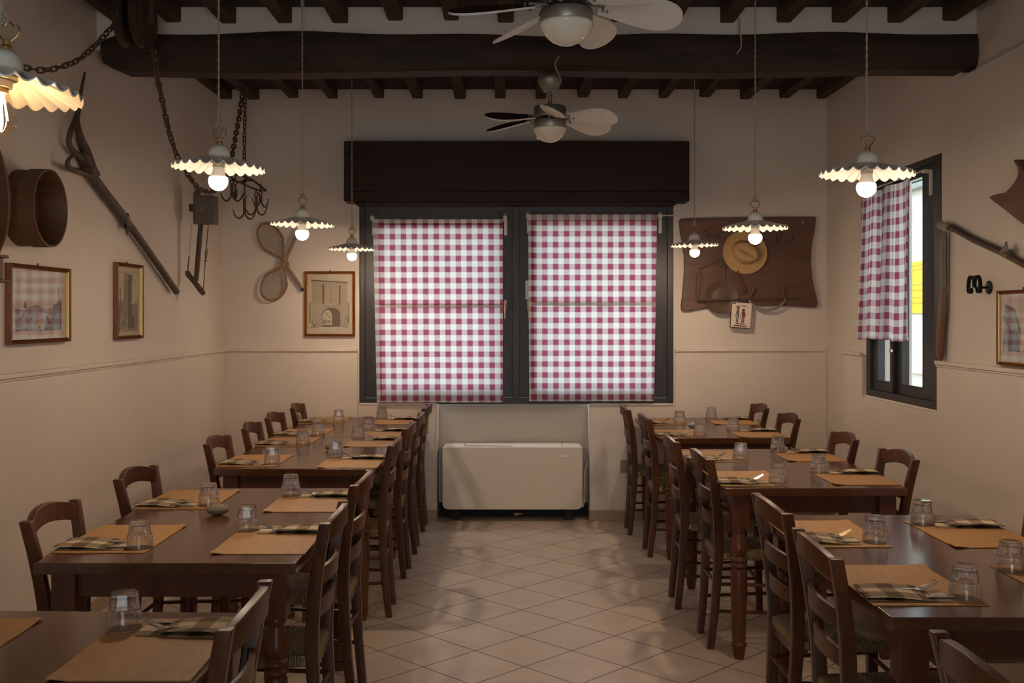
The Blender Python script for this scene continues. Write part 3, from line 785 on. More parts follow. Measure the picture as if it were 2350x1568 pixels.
m = MB(); nap_sheet(m, -0.116, 0.050, 0.062, lambda u, v: 0.0035 + 0.0095 * math.sin(PI * (0.12 + 0.8 * u)) ** 0.6 - 0.006 * (1 - v) * u + 0.002 * math.sin(v * 7), 0.0028); m.build('upper_fold', M['napkin'], nap0, smooth=40)
fork0 = thing('fork', 'x', 'fork')
m = MB(); m.loft([[(x, -w, z), (x, w, z), (x, w, z + .002), (x, -w, z + .002)] for x, w, z in ((-0.085, 0.007, .0062), (-0.06, .009, .0066), (0.0, .005, .008), (0.05, .0035, .009), (0.068, .004, .009))]); m.build('handle', M['steel'], fork0, bevel=0.0006)
m = MB(); head = [(0.066, .0042, .009), (0.078, .010, .0072), (0.09, .0118, .0072), (0.100, .0122, .0098)]
m.loft([[(x, -w, z), (x, w, z), (x, w, z + .0018), (x, -w, z + .0018)] for x, w, z in head])
for k in range(4):
    y = -0.0106 + k * 0.00707
    m.tube([(0.0985, y, .0105), (0.112, y, .0165), (0.126, y * 0.97, .0245), (0.138, y * 0.94, .0310)], [.0017, .0016, .0013, .0008], 6)
m.build('tines', M['steel'], fork0, smooth=50)
knife0 = thing('knife', 'x', 'knife')
m = MB(); m.loft([[(x, -w, .0058), (x, w, .0058), (x, w, .0085), (x, -w, .0085)] for x, w in ((-0.09, .006), (-0.05, .007), (0.03, .0055))]); m.build('handle', M['steel'], knife0, bevel=0.001)
m = MB(); m.loft([[(x, y0, .0052), (x, y1, .0052), (x, y1, .0066), (x, y0, .0066)] for x, y0, y1 in ((0.028, -.006, .006), (0.06, -.009, .006), (0.12, -.0095, .006), (0.15, -.005, .006), (0.158, .003, .006))]); m.build('blade', M['steel'], knife0, bevel=0.0004)
# upturned faceted tumbler, one closed shell of glass
NS = 45; NF = 9
def facet(r, z, a):
    if z < 0.0455 or r < 0.02: return r, z
    h = 2 * PI / NF; q = (a % h) - h / 2
    k = math.cos(h / 2) / math.cos(q)
    return r * (0.25 + 0.75 * k) if False else r * k * 1.02, z
prof = [(0.0418, 0.0), (0.0412, 0.018), (0.0388, 0.0435), (0.0372, 0.0462), (0.0352, 0.0485), (0.0330, 0.070), (0.0312, 0.085), (0.0295, 0.0878), (0.012, 0.0866), (0.0005, 0.0866),
        (0.0005, 0.0745), (0.020, 0.0748), (0.0265, 0.0725), (0.0295, 0.055), (0.0325, 0.047), (0.0362, 0.040), (0.0390, 0.015), (0.0400, 0.0)]
m = MB(); secs = []
for r, z in prof:
    sec = []
    for k in range(NS):
        a = 2 * PI * k / NS
        outer = (r, z) in prof[:8]
        rr = facet(r, z, a)[0] if outer else r
        sec.append((rr * math.cos(a), rr * math.sin(a), z))
    secs.append(sec)
m.loft(secs, True, False, True)
glass0 = m.build('drinking_glass', M['tumbler'], smooth=22)
nap_k, fork_k, knife_k = tree(nap0), tree(fork0), tree(knife0)
first = [True]; rs = random.Random(11)
def setting(tk, side, end, y, jx=0.0, jy=0.0, rot=0.0, edge=0.0):
    x0, x1, ya, yb, tn = TABLES[tk]
    if side == 'wall' and tk[0] == 'L' or side == 'aisle' and tk[0] == 'R': base = Matrix.Translation((x0 - 0.006 + edge, y, TOP))
    else: base = Matrix.Translation((x1 + 0.006 - edge, y + 0.44, TOP)) @ Matrix.Rotation(PI, 4, 'Z')
    base = base @ Matrix.Rotation(rot, 4, 'Z')
    where = f', {side} side, {end} end of the {tn}' if end else f', {side} side of the {tn}'
    def put(o, kids, x, y, z, rz, label, cat, grp):
        mt = base @ Matrix.Translation((x, y, z)) @ Matrix.Rotation(rz, 4, 'Z')
        loc = mt.to_translation(); rot = mt.to_euler()
        if first[0]: r = o; r.location = loc; r.rotation_euler = rot
        else: r = dup(o, loc, rot, None, None, kids)
        tag(r, label + where, cat, grp)
    put(mat0, [], 0, 0, 0.0, 0, 'woven tan placemat', 'placemat', 'woven placemats')
    nx, ny, nr = 0.108 + jx + rs.uniform(-.006, .006), 0.085 + jy + rs.uniform(-.006, .006), rs.uniform(-.05, .05) - 0.03
    put(nap0, nap_k, nx, ny, 0.0028, nr, 'folded beige and brown checked napkin', 'napkin', 'folded napkins')
    put(fork0, fork_k, nx - 0.034, ny + 0.018, 0.0046, nr + rs.uniform(0.02, 0.20), 'steel fork tucked in napkin', 'fork', 'forks in the napkins')
    put(knife0, knife_k, nx - 0.034, ny - 0.028, 0.0036, nr + rs.uniform(-0.04, 0.03), 'steel knife tucked in napkin', 'knife', 'knives in the napkins')
    put(glass0, [], 0.266 + rs.uniform(-.006, .006), 0.072 + jy + rs.uniform(-.008, .008), 0.0028, rs.uniform(0, 1), 'clear upturned tumbler', 'glass', 'upturned tumblers')
    first[0] = False
setting('L1', 'wall', '', 2.16)
setting('L1', 'aisle', '', 2.157, edge=0.012)
setting('L2', 'wall', 'near', 3.322); setting('L2', 'wall', 'far', 4.075)
setting('L2', 'aisle', 'near', 3.305); setting('L2', 'aisle', 'far', 4.016)
setting('L3', 'wall', 'near', 5.223); setting('L3', 'wall', 'far', 6.034)
setting('L4', 'wall', 'near', 6.524); setting('L4', 'wall', 'far', 7.316)
setting('L3', 'aisle', 'near', 5.178); setting('L3', 'aisle', 'far', 6.014)
setting('L4', 'aisle', 'near', 6.50); setting('L4', 'aisle', 'far', 7.258)
setting('R1', 'aisle', 'near', 2.719); setting('R1', 'aisle', 'far', 3.403)
setting('R1', 'wall', 'near', 2.72, edge=0.01); setting('R1', 'wall', 'far', 3.395, edge=0.01)
setting('R2', 'aisle', 'near', 4.627); setting('R2', 'aisle', 'far', 5.403)
setting('R2', 'wall', 'near', 4.655); setting('R2', 'wall', 'far', 5.41)
setting('R3', 'aisle', 'near', 6.477); setting('R3', 'aisle', 'far', 7.237)
setting('R3', 'wall', 'near', 6.477, edge=0.006); setting('R3', 'wall', 'far', 7.24, edge=0.006)

# stones
def stone(name, loc, sx, sy, sz, mat, label, rz=0.0, seed=0):
    m = MB(); r_ = random.Random(seed); ph = [r_.uniform(0, 6) for _ in range(6)]
    m.grid(lambda u, v: (sx * math.sin(PI * v) * math.cos(2 * PI * u) * (1 + .05 * math.sin(4 * PI * u + ph[0])), sy * math.sin(PI * v) * math.sin(2 * PI * u) * (1 + .06 * math.sin(2 * PI * u + ph[1])), -sz * math.cos(PI * v) * (1 + .05 * math.sin(2 * PI * u + ph[2]) * math.sin(PI * v))), 28, 16)
    o = m.build(name, mat, smooth=180, weld=True, loc=(loc[0], loc[1], loc[2] + sz)); o.rotation_euler = (0, 0, rz)
    return tag(o, label, 'stone')
stone('stone', (-1.095, 3.965, TOP), 0.041, 0.033, 0.021, M['stone'], 'grey brown river stone on the second left table between two tumblers', 0.1, 1)
stone('stone', (-0.985, 5.88, TOP), 0.040, 0.032, 0.019, M['stone'], 'dark stone half hidden behind a tumbler on the third left table', 0.6, 2)
stone('stone', (1.262, 7.02, TOP), 0.048, 0.034, 0.021, M['pale_stone'], 'pale grey stone in the middle of the last right table', 0.2, 3)
# ================================================================== PENDANT LAMPS
def wavy(r, z, a):
    return r, z + 0.0125 * max(0, (r - 0.045) / 0.115) * (0.62 - abs(math.sin(13 * a)))
outer = [(0.040, 0.0375), (0.050, 0.0345), (0.07, 0.0285), (0.09, 0.0225), (0.11, 0.016), (0.13, 0.0095), (0.15, 0.003), (0.160, 0.0)]
inner = [(r - 0.001 if r > .155 else r, z - 0.0035) for r, z in reversed(outer)]
m = MB(); secs = []
for r, z in outer + inner:
    secs.append([(wavy(r, z, 2 * PI * k / 208)[0] * math.cos(2 * PI * k / 208), r * math.sin(2 * PI * k / 208), wavy(r, z, 2 * PI * k / 208)[1]) for k in range(208)])
m.loft(secs, True, False, True)
def make_lamp_parts():
    out = {}
    out['shade'] = m.build('lamp_shade', M['ceramic'], smooth=60)
    c = MB(); c.lathe([(0.043, 0.032), (0.0435, 0.0385), (0.038, 0.041), (0.0375, 0.050), (0.0345, 0.062), (0.027, 0.073), (0.016, 0.0795), (0.011, 0.081)], 32); out['cap'] = c.build('lamp_cap', M['ceramic'])
    c = MB(); c.lathe([(0.0125, 0.079), (0.0125, 0.086), (0.009, 0.090), (0.009, 0.100), (0.005, 0.102)], 16); out['collar'] = c.build('collar', M['brass'])
    c = MB(); c.tube(smooth_path([(0.006, 0, 0.098), (0.019, 0, 0.112), (0.023, 0, 0.126), (0.018, 0, 0.133), (0.010, 0, 0.131), (0.004, 0, 0.138), (-0.004, 0, 0.138), (-0.010, 0, 0.131), (-0.018, 0, 0.133), (-0.023, 0, 0.126), (-0.019, 0, 0.112), (-0.006, 0, 0.098)], 4), 0.0022, 6); out['loop'] = c.build('wire_loop', M['brass'])
    c = MB(); c.lathe([(0.030, 0.024), (0.030, 0.019), (0.021, 0.016), (0.021, 0.002), (0.018, 0.001)], 24); out['socket'] = c.build('socket', M['fan_metal'])
    c = MB(); c.lathe([(0.018, 0.003), (0.0195, -0.004), (0.0205, -0.015), (0.0255, -0.0275), (0.0292, -0.0322)], 28, caps=False); out['neck'] = c.build('bulb', M['white_plastic'])
    c = MB(); R = 0.0335; zc = -0.0465
    c.lathe([(R * math.sin(t), zc - R * math.cos(t)) for t in [0.02 + (2.02 - 0.02) * k / 14 for k in range(15)]], 28); out['glow'] = c.build('bulb_dome', M['bulb'], smooth=180)
    return out
LP = make_lamp_parts(); fresh = [True]
def knot(m):
    r_ = random.Random(5)
    for k in range(4):
        m.tube(smooth_path([(r_.uniform(-.012, .012), r_.uniform(-.006, .006), 0.132 + r_.uniform(0, .026)) for _ in range(5)], 3), 0.0022, 5)
def lamp(x, y, zr, ztop, label, tilt=(0, 0), edison=False):
    t = thing('pendant_lamp', label, 'lamp', (x, y, zr), (0, 0, 0), 'fluted pendant lamps')
    parts = {}
    rot = Euler((tilt[1], tilt[0], 0))
    for k, o in LP.items():
        if edison and k in ('neck', 'glow'): continue
        if fresh[0]: c = o
        else: c = o.copy(); COL.objects.link(c)
        parts[k] = c
        if k == 'glow': c.parent = parts['neck']
        else: c.parent = t; c.rotation_euler = rot
    if edison:
        b = MB(); b.lathe([(0.014, 0.002), (0.0145, -0.012), (0.020, -0.030), (0.0285, -0.055), (0.030, -0.068), (0.026, -0.085), (0.015, -0.0965), (0.004, -0.099)], 28)
        bo = b.build('bulb', M['bulb_glass'], t, smooth=180)
        f = MB()
        for k in range(4):
            a = k * PI / 2 + 0.4; f.tube([(0.004 * math.cos(a), 0.004 * math.sin(a), -0.012), (0.012 * math.cos(a), 0.012 * math.sin(a), -0.066)], 0.0016, 6)
        f.build('filament', M['filament'], bo)
        s = MB(); s.lathe([(0.0135, 0.012), (0.0135, -0.010), (0.004, -0.012)], 16); s.build('bulb_base', M['brass'], bo)
    else: fresh[0] = False
    cm = MB(); knot(cm)
    H = ztop - zr; n = 90
    for ph in (0, PI):                      # two twisted strands
        cm.tube([(0.0019 * math.cos(ph + k * 1.1), 0.0019 * math.sin(ph + k * 1.1), 0.136 + (H - 0.136) * k / n) for k in range(n + 1)], 0.0021, 5)
    cm.lathe([(0.010, H - 0.03), (0.012, H - 0.004), (0.012, H)], 12)
    cm.build('cord', M['cord'], t)
    return t
lamp(-1.008, 3.66, 2.043, 3.125, 'white fluted pendant lamp over second left table, in front of the hanging chain', (0.035, 0))
lamp(-1.036, 5.30, 1.988, 3.125, 'white fluted pendant lamp hanging beside the crossed wooden rackets', (0.02, 0.0))
lamp(-1.063, 7.18, 1.983, 3.215, 'white fluted pendant lamp hanging at the left edge of the curtained window', (0.01, 0))
lamp(1.266, 7.05, 2.000, 3.215, 'white fluted pendant lamp hanging between the curtained window and the straw hat', (-0.02, 0))
lamp(1.233, 5.19, 1.960, 3.125, 'white fluted pendant lamp hanging in front of the straw hat', (0.0, 0))
lamp(1.253, 3.64, 2.018, 3.125, 'white fluted pendant lamp hanging in front of the right-hand side window', (0.03, 0))
lamp(-1.044, 2.16, 1.995, 3.125, 'pendant lamp with clear filament bulb cut off by the left photo edge', (0.095, -0.05), True)
lamp(1.25, 2.12, 2.000, 3.125, 'unseen pendant lamp added for its light, completing the right-hand row', (0, 0), True)  # out of view past the right edge, added for the light it casts

# ================================================================== CEILING FANS
def blade_mesh():
    m = MB(); n = 22; L0, L1 = 0.105, 0.385
    def hw(t):
        base = 0.026 + 0.037 * math.sin(min(1, t / 0.72) * PI / 2) ** 1.3
        if t > 0.70: base *= math.sqrt(max(0, 1 - ((t - 0.70) / 0.30) ** 2))
        return max(base, 0.002)
    top, bot = [], []
    o = 0
    for i in range(n + 1):
        t = i / n; t = 1 - (1 - t) ** 1.25
        x = L0 + (L1 - L0) * t; w = hw(t); dr = -0.028 * t
        for s in (-1, 1):
            y = s * w; z = -math.tan(math.radians(25)) * y + dr
            top.append((x, y, z + 0.0035)); bot.append((x, y, z - 0.0035))
    m.cur = 0; a = m.add(top, [(2 * i, 2 * i + 1, 2 * i + 3, 2 * i + 2) for i in range(n)])
    m.cur = 1; b_ = m.add(bot, [(2 * i, 2 * i + 2, 2 * i + 3, 2 * i + 1) for i in range(n)])
    m.cur = 1
    for i in range(n):
        m.f.append((a + 2 * i, a + 2 * i + 2, b_ + 2 * i + 2, b_ + 2 * i)); m.mi.append(1)
        m.f.append((a + 2 * i + 1, b_ + 2 * i + 1, b_ + 2 * i + 3, a + 2 * i + 3)); m.mi.append(1)
    m.f.append((a, b_, b_ + 1, a + 1)); m.mi.append(1)
    m.f.append((a + 2 * n, a + 2 * n + 1, b_ + 2 * n + 1, b_ + 2 * n)); m.mi.append(1)
    return m.build('blade', [M['fan_dark'], M['fan_white']], smooth=40)
bl0 = blade_mesh()
m = MB(); m.box(0.062, 0.125, -0.016, 0.016, -0.002, 0.008)
for x, y in ((0.118, -0.008), (0.135, 0.006)): m.lathe([(0.0045, -0.016), (0.0045, 0.008)], 8, (x, y, 0))
br0 = m.build('blade_bracket', M['fan_metal'], bl0, bevel=0.001)
fresh_b = [True]
def fan(x, y, z, zceil, az0, label, tilt=0.0):
    t = thing('ceiling_fan', label, 'fan', (x, y, z), (0, tilt, 0), 'ceiling fans')
    c = MB(); c.lathe([(0.052, 0.000), (0.084, 0.004), (0.085, 0.010), (0.085, 0.052), (0.080, 0.062), (0.030, 0.069), (0.016, 0.070)], 40); c.build('motor_housing', M['fan_metal'], t)
    c = MB(); c.lathe([(0.05, 0.0), (0.06, -0.004), (0.066, -0.010)], 32); c.build('rotor', M['dark'], t)
    c = MB(); c.lathe([(0.05, -0.010), (0.084, -0.012), (0.0855, -0.016), (0.0855, -0.050), (0.083, -0.055)], 40)
    for k in range(6): a = k * PI / 3; c.lathe([(0.003, 0.084), (0.003, 0.089), (0.001, 0.09)], 8, (0, 0, -0.03)) if False else None
    c.build('light_housing', M['fan_metal'], t)
    c = MB(); c.lathe([(0.084, -0.051), (0.0885, -0.058), (0.0865, -0.064), (0.079, -0.080), (0.066, -0.098), (0.047, -0.114), (0.024, -0.124), (0.004, -0.1275)], 40); c.build('glass_bowl', M['opal'], t, smooth=180)
    H = zceil - z
    c = MB(); c.lathe([(0.0125, 0.066), (0.0125, 0.083), (0.0105, 0.085), (0.0105, H - 0.06)], 16); c.build('rod', M['fan_metal'], t)
    c = MB(); c.lathe([(0.018, H - 0.070), (0.036, H - 0.071), (0.042, H - 0.060), (0.060, H - 0.026), (0.064, H - 0.010), (0.063, H)], 36); c.build('canopy', M['fan_metal'], t)
    for k in range(6):
        if fresh_b[0]: b_, br = bl0, br0; fresh_b[0] = False
        else: b_ = bl0.copy(); COL.objects.link(b_); br = br0.copy(); COL.objects.link(br); br.parent = b_
        b_.parent = t; b_.rotation_euler = (0, 0, math.radians(az0 + 60 * k))
    return t
fan(0.227, 5.50, 2.563, 2.775, 30, 'six-bladed ceiling fan hanging under the great beam before the shutter box', 0.0)
fan(0.194, 3.40, 2.530, 3.125, 5, 'nearer six-bladed ceiling fan cut off by the top of the photo', 0.0)
def cable(name, pts, r, mat, label, cat='cable'):
    c = MB(); c.tube(smooth_path(pts, 5), r, 7); return tag(c.build(name, mat, smooth=180), label, cat)
cable('cable', [at(1284, 128, 5.385), at(1276, 140, 5.38), at(1274, 152, 5.385), at(1281, 168, 5.42), at(1286, 181, 5.47)], 0.004, M['cord'], 'short beige cable running from the great beam into the far fan canopy')
cable('cable', [at(1690, 40, 5.36), at(1697, 47, 5.35), at(1698, 70, 5.34), at(1701, 95, 5.34), at(1699, 112, 5.345), at(1690, 123, 5.35)], 0.0042, M['cord'], 'loose beige cable dangling in front of the great beam, right of the fans')

# ================================================================== FAN COIL UNIT IN THE NICHE
t = thing('fan_coil_heater', 'cream fan coil heater standing in the niche under the window', 'heater')
xa, xz = (1015 - 1163) / 310, (1337 - 1163) / 310; zt, zb_ = 0.552, 0.090
m = MB(); rr = 0.045; pts = []
for (cx_, cz_, a0) in ((xz - rr, zb_ + rr, -90), (xz - 0.012, zt - 0.012, 0), (xa + 0.012, zt - 0.012, 90), (xa + rr, zb_ + rr, 180)):
    q = rr if a0 in (-90, 180) else 0.012
    for k in range(7): a = math.radians(a0 + 15 * k); pts.append((cx_ + q * math.cos(a), cz_ + q * math.sin(a)))
m.prism(pts, 7.735, 7.80, 'xz'); m.build('front_panel', M['unit'], t, bevel=0.006, seg=3, smooth=40)
m = MB(); m.box(xa + 0.008, xz - 0.008, 7.79, 7.965, zb_ + 0.02, zt - 0.004); m.build('body', M['unit'], t, bevel=0.004)
m = MB(); m.loft([[(xa + 0.006, 7.748, zt - 0.004), (xz - 0.006, 7.748, zt - 0.004), (xz - 0.006, 7.748, zt + 0.002), (xa + 0.006, 7.748, zt + 0.002)], [(xa + 0.012, 7.965, zt - 0.004), (xz - 0.012, 7.965, zt - 0.004), (xz - 0.012, 7.965, zt + 0.008), (xa + 0.012, 7.965, zt + 0.008)]]); g = m.build('top_grille', M['unit'], t, bevel=0.002)
m = MB()
for x in (xa + 0.16, xz - 0.15): m.loft([[(x, 7.75, zt + 0.002), (x + .003, 7.75, zt + 0.002), (x + .003, 7.75, zt + 0.0045), (x, 7.75, zt + 0.0045)], [(x, 7.96, zt + 0.0075), (x + .003, 7.96, zt + 0.0075), (x + .003, 7.96, zt + 0.0095), (x, 7.96, zt + 0.0095)]])
m.loft([[(xa + 0.17, 7.78, zt + 0.0045), (xa + 0.52, 7.772, zt + 0.0035), (xa + 0.52, 7.772, zt + 0.0050), (xa + 0.17, 7.78, zt + 0.0065)], [(xa + 0.17, 7.784, zt + 0.005), (xa + 0.52, 7.776, zt + 0.004), (xa + 0.52, 7.776, zt + 0.0055), (xa + 0.17, 7.784, zt + 0.0070)]])
m.build('grille_gap', M['dark'], g, smooth=0)
m = MB(); m.box(xz - 0.175, xz - 0.095, 7.7325, 7.7365, 0.476, 0.497); bd = m.build('name_plate', M['white_plastic'], t, bevel=0.001)
m = MB(); m.lathe([(0.003, 7.731), (0.003, 7.735)], 10, (xz - 0.082, 0, 0.488), 'y'); m.build('indicator', M['dark'], bd)
for x in (xa + 0.10, xz - 0.10):
    m = MB(); m.box(x - 0.03, x + 0.03, 7.82, 7.94, 0.0, zb_ + 0.022); m.build('foot', M['dark'], t)
m = MB(); m.tube([(0.05, 7.87, 0.035), (0.12, 7.87, 0.036)], 0.008); m.lathe([(0.013, -0.02), (0.018, 0), (0.013, 0.02)], 12, (0.075, 7.85, 0.036), 'x'); m.build('pipe_valve', M['brass'], t)
m = MB(); m.box(nx0 + 0.002, nx1 - 0.002, 7.968, 7.992, 0, 0.10); tag(m.build('niche_dark_strip', M['dark'], smooth=0), 'dark strip at the back of the niche below the heater', 'panel')  # dark strip along the foot of the niche's back face
m = MB(); m.tube(smooth_path([(nx1 - 0.012, 7.84, 0.42), (nx1 - 0.030, 7.83, 0.36), (nx1 - 0.036, 7.82, 0.24), (nx1 - 0.040, 7.80, 0.14), (xz - 0.0, 7.79, 0.098)], 5), 0.006); m.build('power_cord', M['plastic'], t, smooth=180)
m = MB(); m.box(xb(1424), xb(1444), WB - 0.010, WB + 0.002, zb(1085), zb(1056))
s = tag(m.build('wall_socket', M['socket'], bevel=0.003), 'grey wall socket low on the pillar behind the right-row chairs', 'socket')

# ================================================================== FRAMED PICTURES
def framed(name, label, P, w, h, bar, depth, art, group=None):
    """P(u, v, d): u right, v up in metres from the lower left corner, d out from the wall."""
    t = thing(name, label, 'picture', tuple(P(w / 2, 0, 0)))
    o0 = Vector(P(w / 2, 0, 0))
    def Q(u, v, d): return tuple(Vector(P(u, v, d)) - o0)
    def ring(m, a, b_, d0, d1):
        def rect(i, d): return [Q(i, i, d), Q(w - i, i, d), Q(w - i, h - i, d), Q(i, h - i, d)]
        A0, A1, B0, B1 = rect(a, d0), rect(a, d1), rect(b_, d1), rect(b_, d0)
        m.loft([A0, A1, B1, B0], True, False, True)
    m = MB(); ring(m, 0, bar * 0.72, 0.0, depth); m.build('frame', M['picframe'], t, bevel=bar * 0.18, smooth=40)
    m = MB(); ring(m, bar * 0.70, bar, 0.004, depth * 0.80); m.build('gilt_slip', M['gilt'], t, bevel=bar * 0.08)
    m = MB()
    tones = ['paper', 'ink', 'ink_mid', 'ink_light', 'grey_ink', 'grey_mid']
    def poly(tone, pts, lift):
        m.cur = tones.index(tone); i = bar * 0.95; W_, H_ = w - 2 * i, h - 2 * i
        m.add([Q(i + x * W_, i + y * H_, 0.0085 + lift) for x, y in pts], [tuple(range(len(pts)))])
    poly('paper', [(0, 0), (1, 0), (1, 1), (0, 1)], 0)
    for k, (tone, pts) in enumerate(art): poly(tone, pts, 0.0001 * (k + 1))
    m.build('print', [M[k] for k in tones], t, smooth=0, fix=False)
    m = MB(); i = bar * 0.97; m.add([Q(i, i, 0.0145), Q(w - i, i, 0.0145), Q(w - i, h - i, 0.0145), Q(i, h - i, 0.0145)], [(0, 1, 2, 3)]); m.build('glass', M['picglass'], t, smooth=0, fix=False)
    m = MB(); c = Vector(Q(w / 2, h, 0.004)); m.tube([c, c + Vector((0, 0, 0.012))], 0.004, 8); m.build('hanger', M['iron'], t)
    return t
def rect(x0, y0, x1, y1): return [(x0, y0), (x1, y0), (x1, y1), (x0, y1)]
def arc(cx_, cy_, rx, ry, n=14): return [(cx_ + rx * math.cos(PI * k / n), cy_ + ry * math.sin(PI * k / n)) for k in range(n + 1)]
ra = random.Random(4)
def speckle(tone, x0, y0, x1, y1, n, s):
    out = []
    for _ in range(n):
        x, y = ra.uniform(x0, x1), ra.uniform(y0, y1); a, b_ = ra.uniform(.3, 1) * s, ra.uniform(.3, 1) * s * 1.3
        out.append((tone, [(x - a, y - b_ * .4), (x + a * .6, y - b_), (x + a, y + b_ * .5), (x - a * .3, y + b_)]))
    return out
gate = [('ink_light', [(0.10, 0.12), (0.90, 0.12), (0.885, 0.86), (0.10, 0.895)]), ('ink', [(0.085, 0.885), (0.91, 0.845), (0.91, 0.865), (0.085, 0.905)]),
        ('ink', rect(0.335, 0.50, 0.370, 0.83)), ('ink', rect(0.705, 0.49, 0.738, 0.81)), ('ink_mid', rect(0.515, 0.50, 0.53, 0.86)),
        ('ink_mid', rect(0.33, 0.465, 0.74, 0.475)), ('paper', rect(0.42, 0.49, 0.64, 0.505)),
        ('ink', [(0.335, 0.12), (0.735, 0.12)] + [(0.735, 0.31)] + arc(0.535, 0.33, 0.20, 0.11)[1:-1] + [(0.335, 0.31)]),
        ('paper', [(0.345, 0.15), (0.55, 0.15), (0.55, 0.29)] + arc(0.45, 0.29, 0.10, 0.11)[1:-1] + [(0.345, 0.27)]),
        ('ink_mid', rect(0.345, 0.17, 0.44, 0.24)), ('ink_mid', rect(0.455, 0.18, 0.52, 0.23)), ('ink_mid', [(0.39, 0.36), (0.42, 0.36), (0.52, 0.27), (0.49, 0.265)]),
        ('ink', rect(0.335, 0.115, 0.56, 0.135)), ('ink_mid', rect(0.045, 0.17, 0.085, 0.52)), ('ink_mid', rect(0.90, 0.16, 0.935, 0.53)), ('ink', rect(0.90, 0.20, 0.925, 0.26)), ('ink', rect(0.05, 0.30, 0.075, 0.35)),
        ('ink_mid', [(0.06, 0.09), (0.33, 0.115), (0.33, 0.125), (0.06, 0.11)]), ('ink_mid', [(0.74, 0.12), (0.94, 0.09), (0.94, 0.105), (0.74, 0.13)])]
gate += speckle('ink_mid', 0.10, 0.13, 0.32, 0.34, 26, 0.016) + speckle('ink_mid', 0.75, 0.13, 0.90, 0.34, 22, 0.014) + speckle('ink', 0.12, 0.10, 0.20, 0.2, 5, 0.016)
x0_, z0_ = xb(698.5), zb(773)
framed('framed_picture', 'framed sepia print of an old gate tower on the back wall beside the window', lambda u, v, d: (x0_ + u, YB - d, z0_ + v), 0.377, 0.488, 0.022, 0.022, gate)
town = [('grey_mid', [(0.10, 0.12), (0.92, 0.12), (0.92, 0.40), (0.80, 0.46), (0.62, 0.44), (0.45, 0.50), (0.25, 0.42), (0.10, 0.44)]),
        ('grey_ink', [(0.74, 0.12), (0.92, 0.12), (0.92, 0.52), (0.90, 0.60), (0.87, 0.55), (0.86, 0.85), (0.845, 0.55), (0.80, 0.50), (0.76, 0.52)]), ('grey_ink', [(0.24, 0.44), (0.29, 0.44), (0.29, 0.50), (0.265, 0.55), (0.24, 0.50)]),
        ('ink_light', [(0.45, 0.12), (0.72, 0.12), (0.66, 0.36), (0.50, 0.40)]), ('grey_ink', [(0.58, 0.12), (0.74, 0.12), (0.70, 0.30), (0.64, 0.34)]), ('grey_ink', rect(0.10, 0.40, 0.60, 0.415))]
town += speckle('grey_ink', 0.10, 0.13, 0.90, 0.40, 70, 0.014) + speckle('ink_light', 0.10, 0.13, 0.72, 0.38, 40, 0.014)
framed('framed_picture', 'framed town print on the left wall, its glass mirroring the red gingham curtain', lambda u, v, d: (XL + d, 4.425 + u, 1.402 + v), 0.612, 0.348, 0.019, 0.030, town)
towr = [('grey_mid', [(0.08, 0.06), (0.92, 0.06), (0.92, 0.42), (0.84, 0.50), (0.74, 0.46), (0.40, 0.46), (0.25, 0.52), (0.10, 0.46)]), ('ink_mid', rect(0.34, 0.30, 0.52, 0.88)), ('grey_ink', [(0.50, 0.10), (0.66, 0.10), (0.66, 0.88), (0.50, 0.88)]),
        ('grey_ink', [(0.60, 0.88), (0.70, 0.80), (0.70, 0.89), (0.34, 0.90), (0.34, 0.885)]), ('grey_ink', [(0.62, 0.12)] + [(0.78, 0.12), (0.78, 0.24)] + arc(0.70, 0.24, 0.08, 0.06)[1:-1] + [(0.62, 0.24)]), ('grey_ink', rect(0.12, 0.06, 0.16, 0.40)), ('grey_ink', rect(0.18, 0.40, 0.20, 0.70)), ('grey_mid', rect(0.90, 0.40, 0.93, 0.60))]
towr += speckle('grey_ink', 0.08, 0.05, 0.92, 0.40, 60, 0.016) + speckle('paper', 0.08, 0.05, 0.50, 0.25, 22, 0.016)
framed('framed_picture', 'narrow-looking framed tower print on the left wall beside the long wooden pole', lambda u, v, d: (XL + d, 5.64 + u, 1.396 + v), 0.405, 0.420, 0.019, 0.030, towr)
house = [('grey_mid', [(0.08, 0.20), (0.10, 0.84), (0.34, 0.76), (0.46, 0.50), (0.46, 0.16)]), ('grey_ink', [(0.10, 0.86), (0.34, 0.78), (0.36, 0.72), (0.10, 0.80)]), ('grey_ink', [(0.30, 0.76), (0.36, 0.72), (0.46, 0.50), (0.44, 0.44)]), ('grey_ink', [(0.18, 0.16), (0.42, 0.16), (0.40, 0.44), (0.20, 0.48)]),
         ('grey_ink', [(0.06, 0.66), (0.20, 0.48), (0.22, 0.52), (0.08, 0.70)]), ('grey_mid', rect(0.06, 0.14, 0.10, 0.44)), ('grey_mid', [(0.50, 0.16), (0.92, 0.16), (0.92, 0.70), (0.60, 0.56)])]
house += speckle('grey_ink', 0.08, 0.16, 0.46, 0.45, 34, 0.018)
framed('framed_picture', 'framed drawing of an old house on the right wall, cut by the photo edge', lambda u, v, d: (XR - d, 5.05 - u, 1.289 + v), 0.46, 0.356, 0.017, 0.024, house)

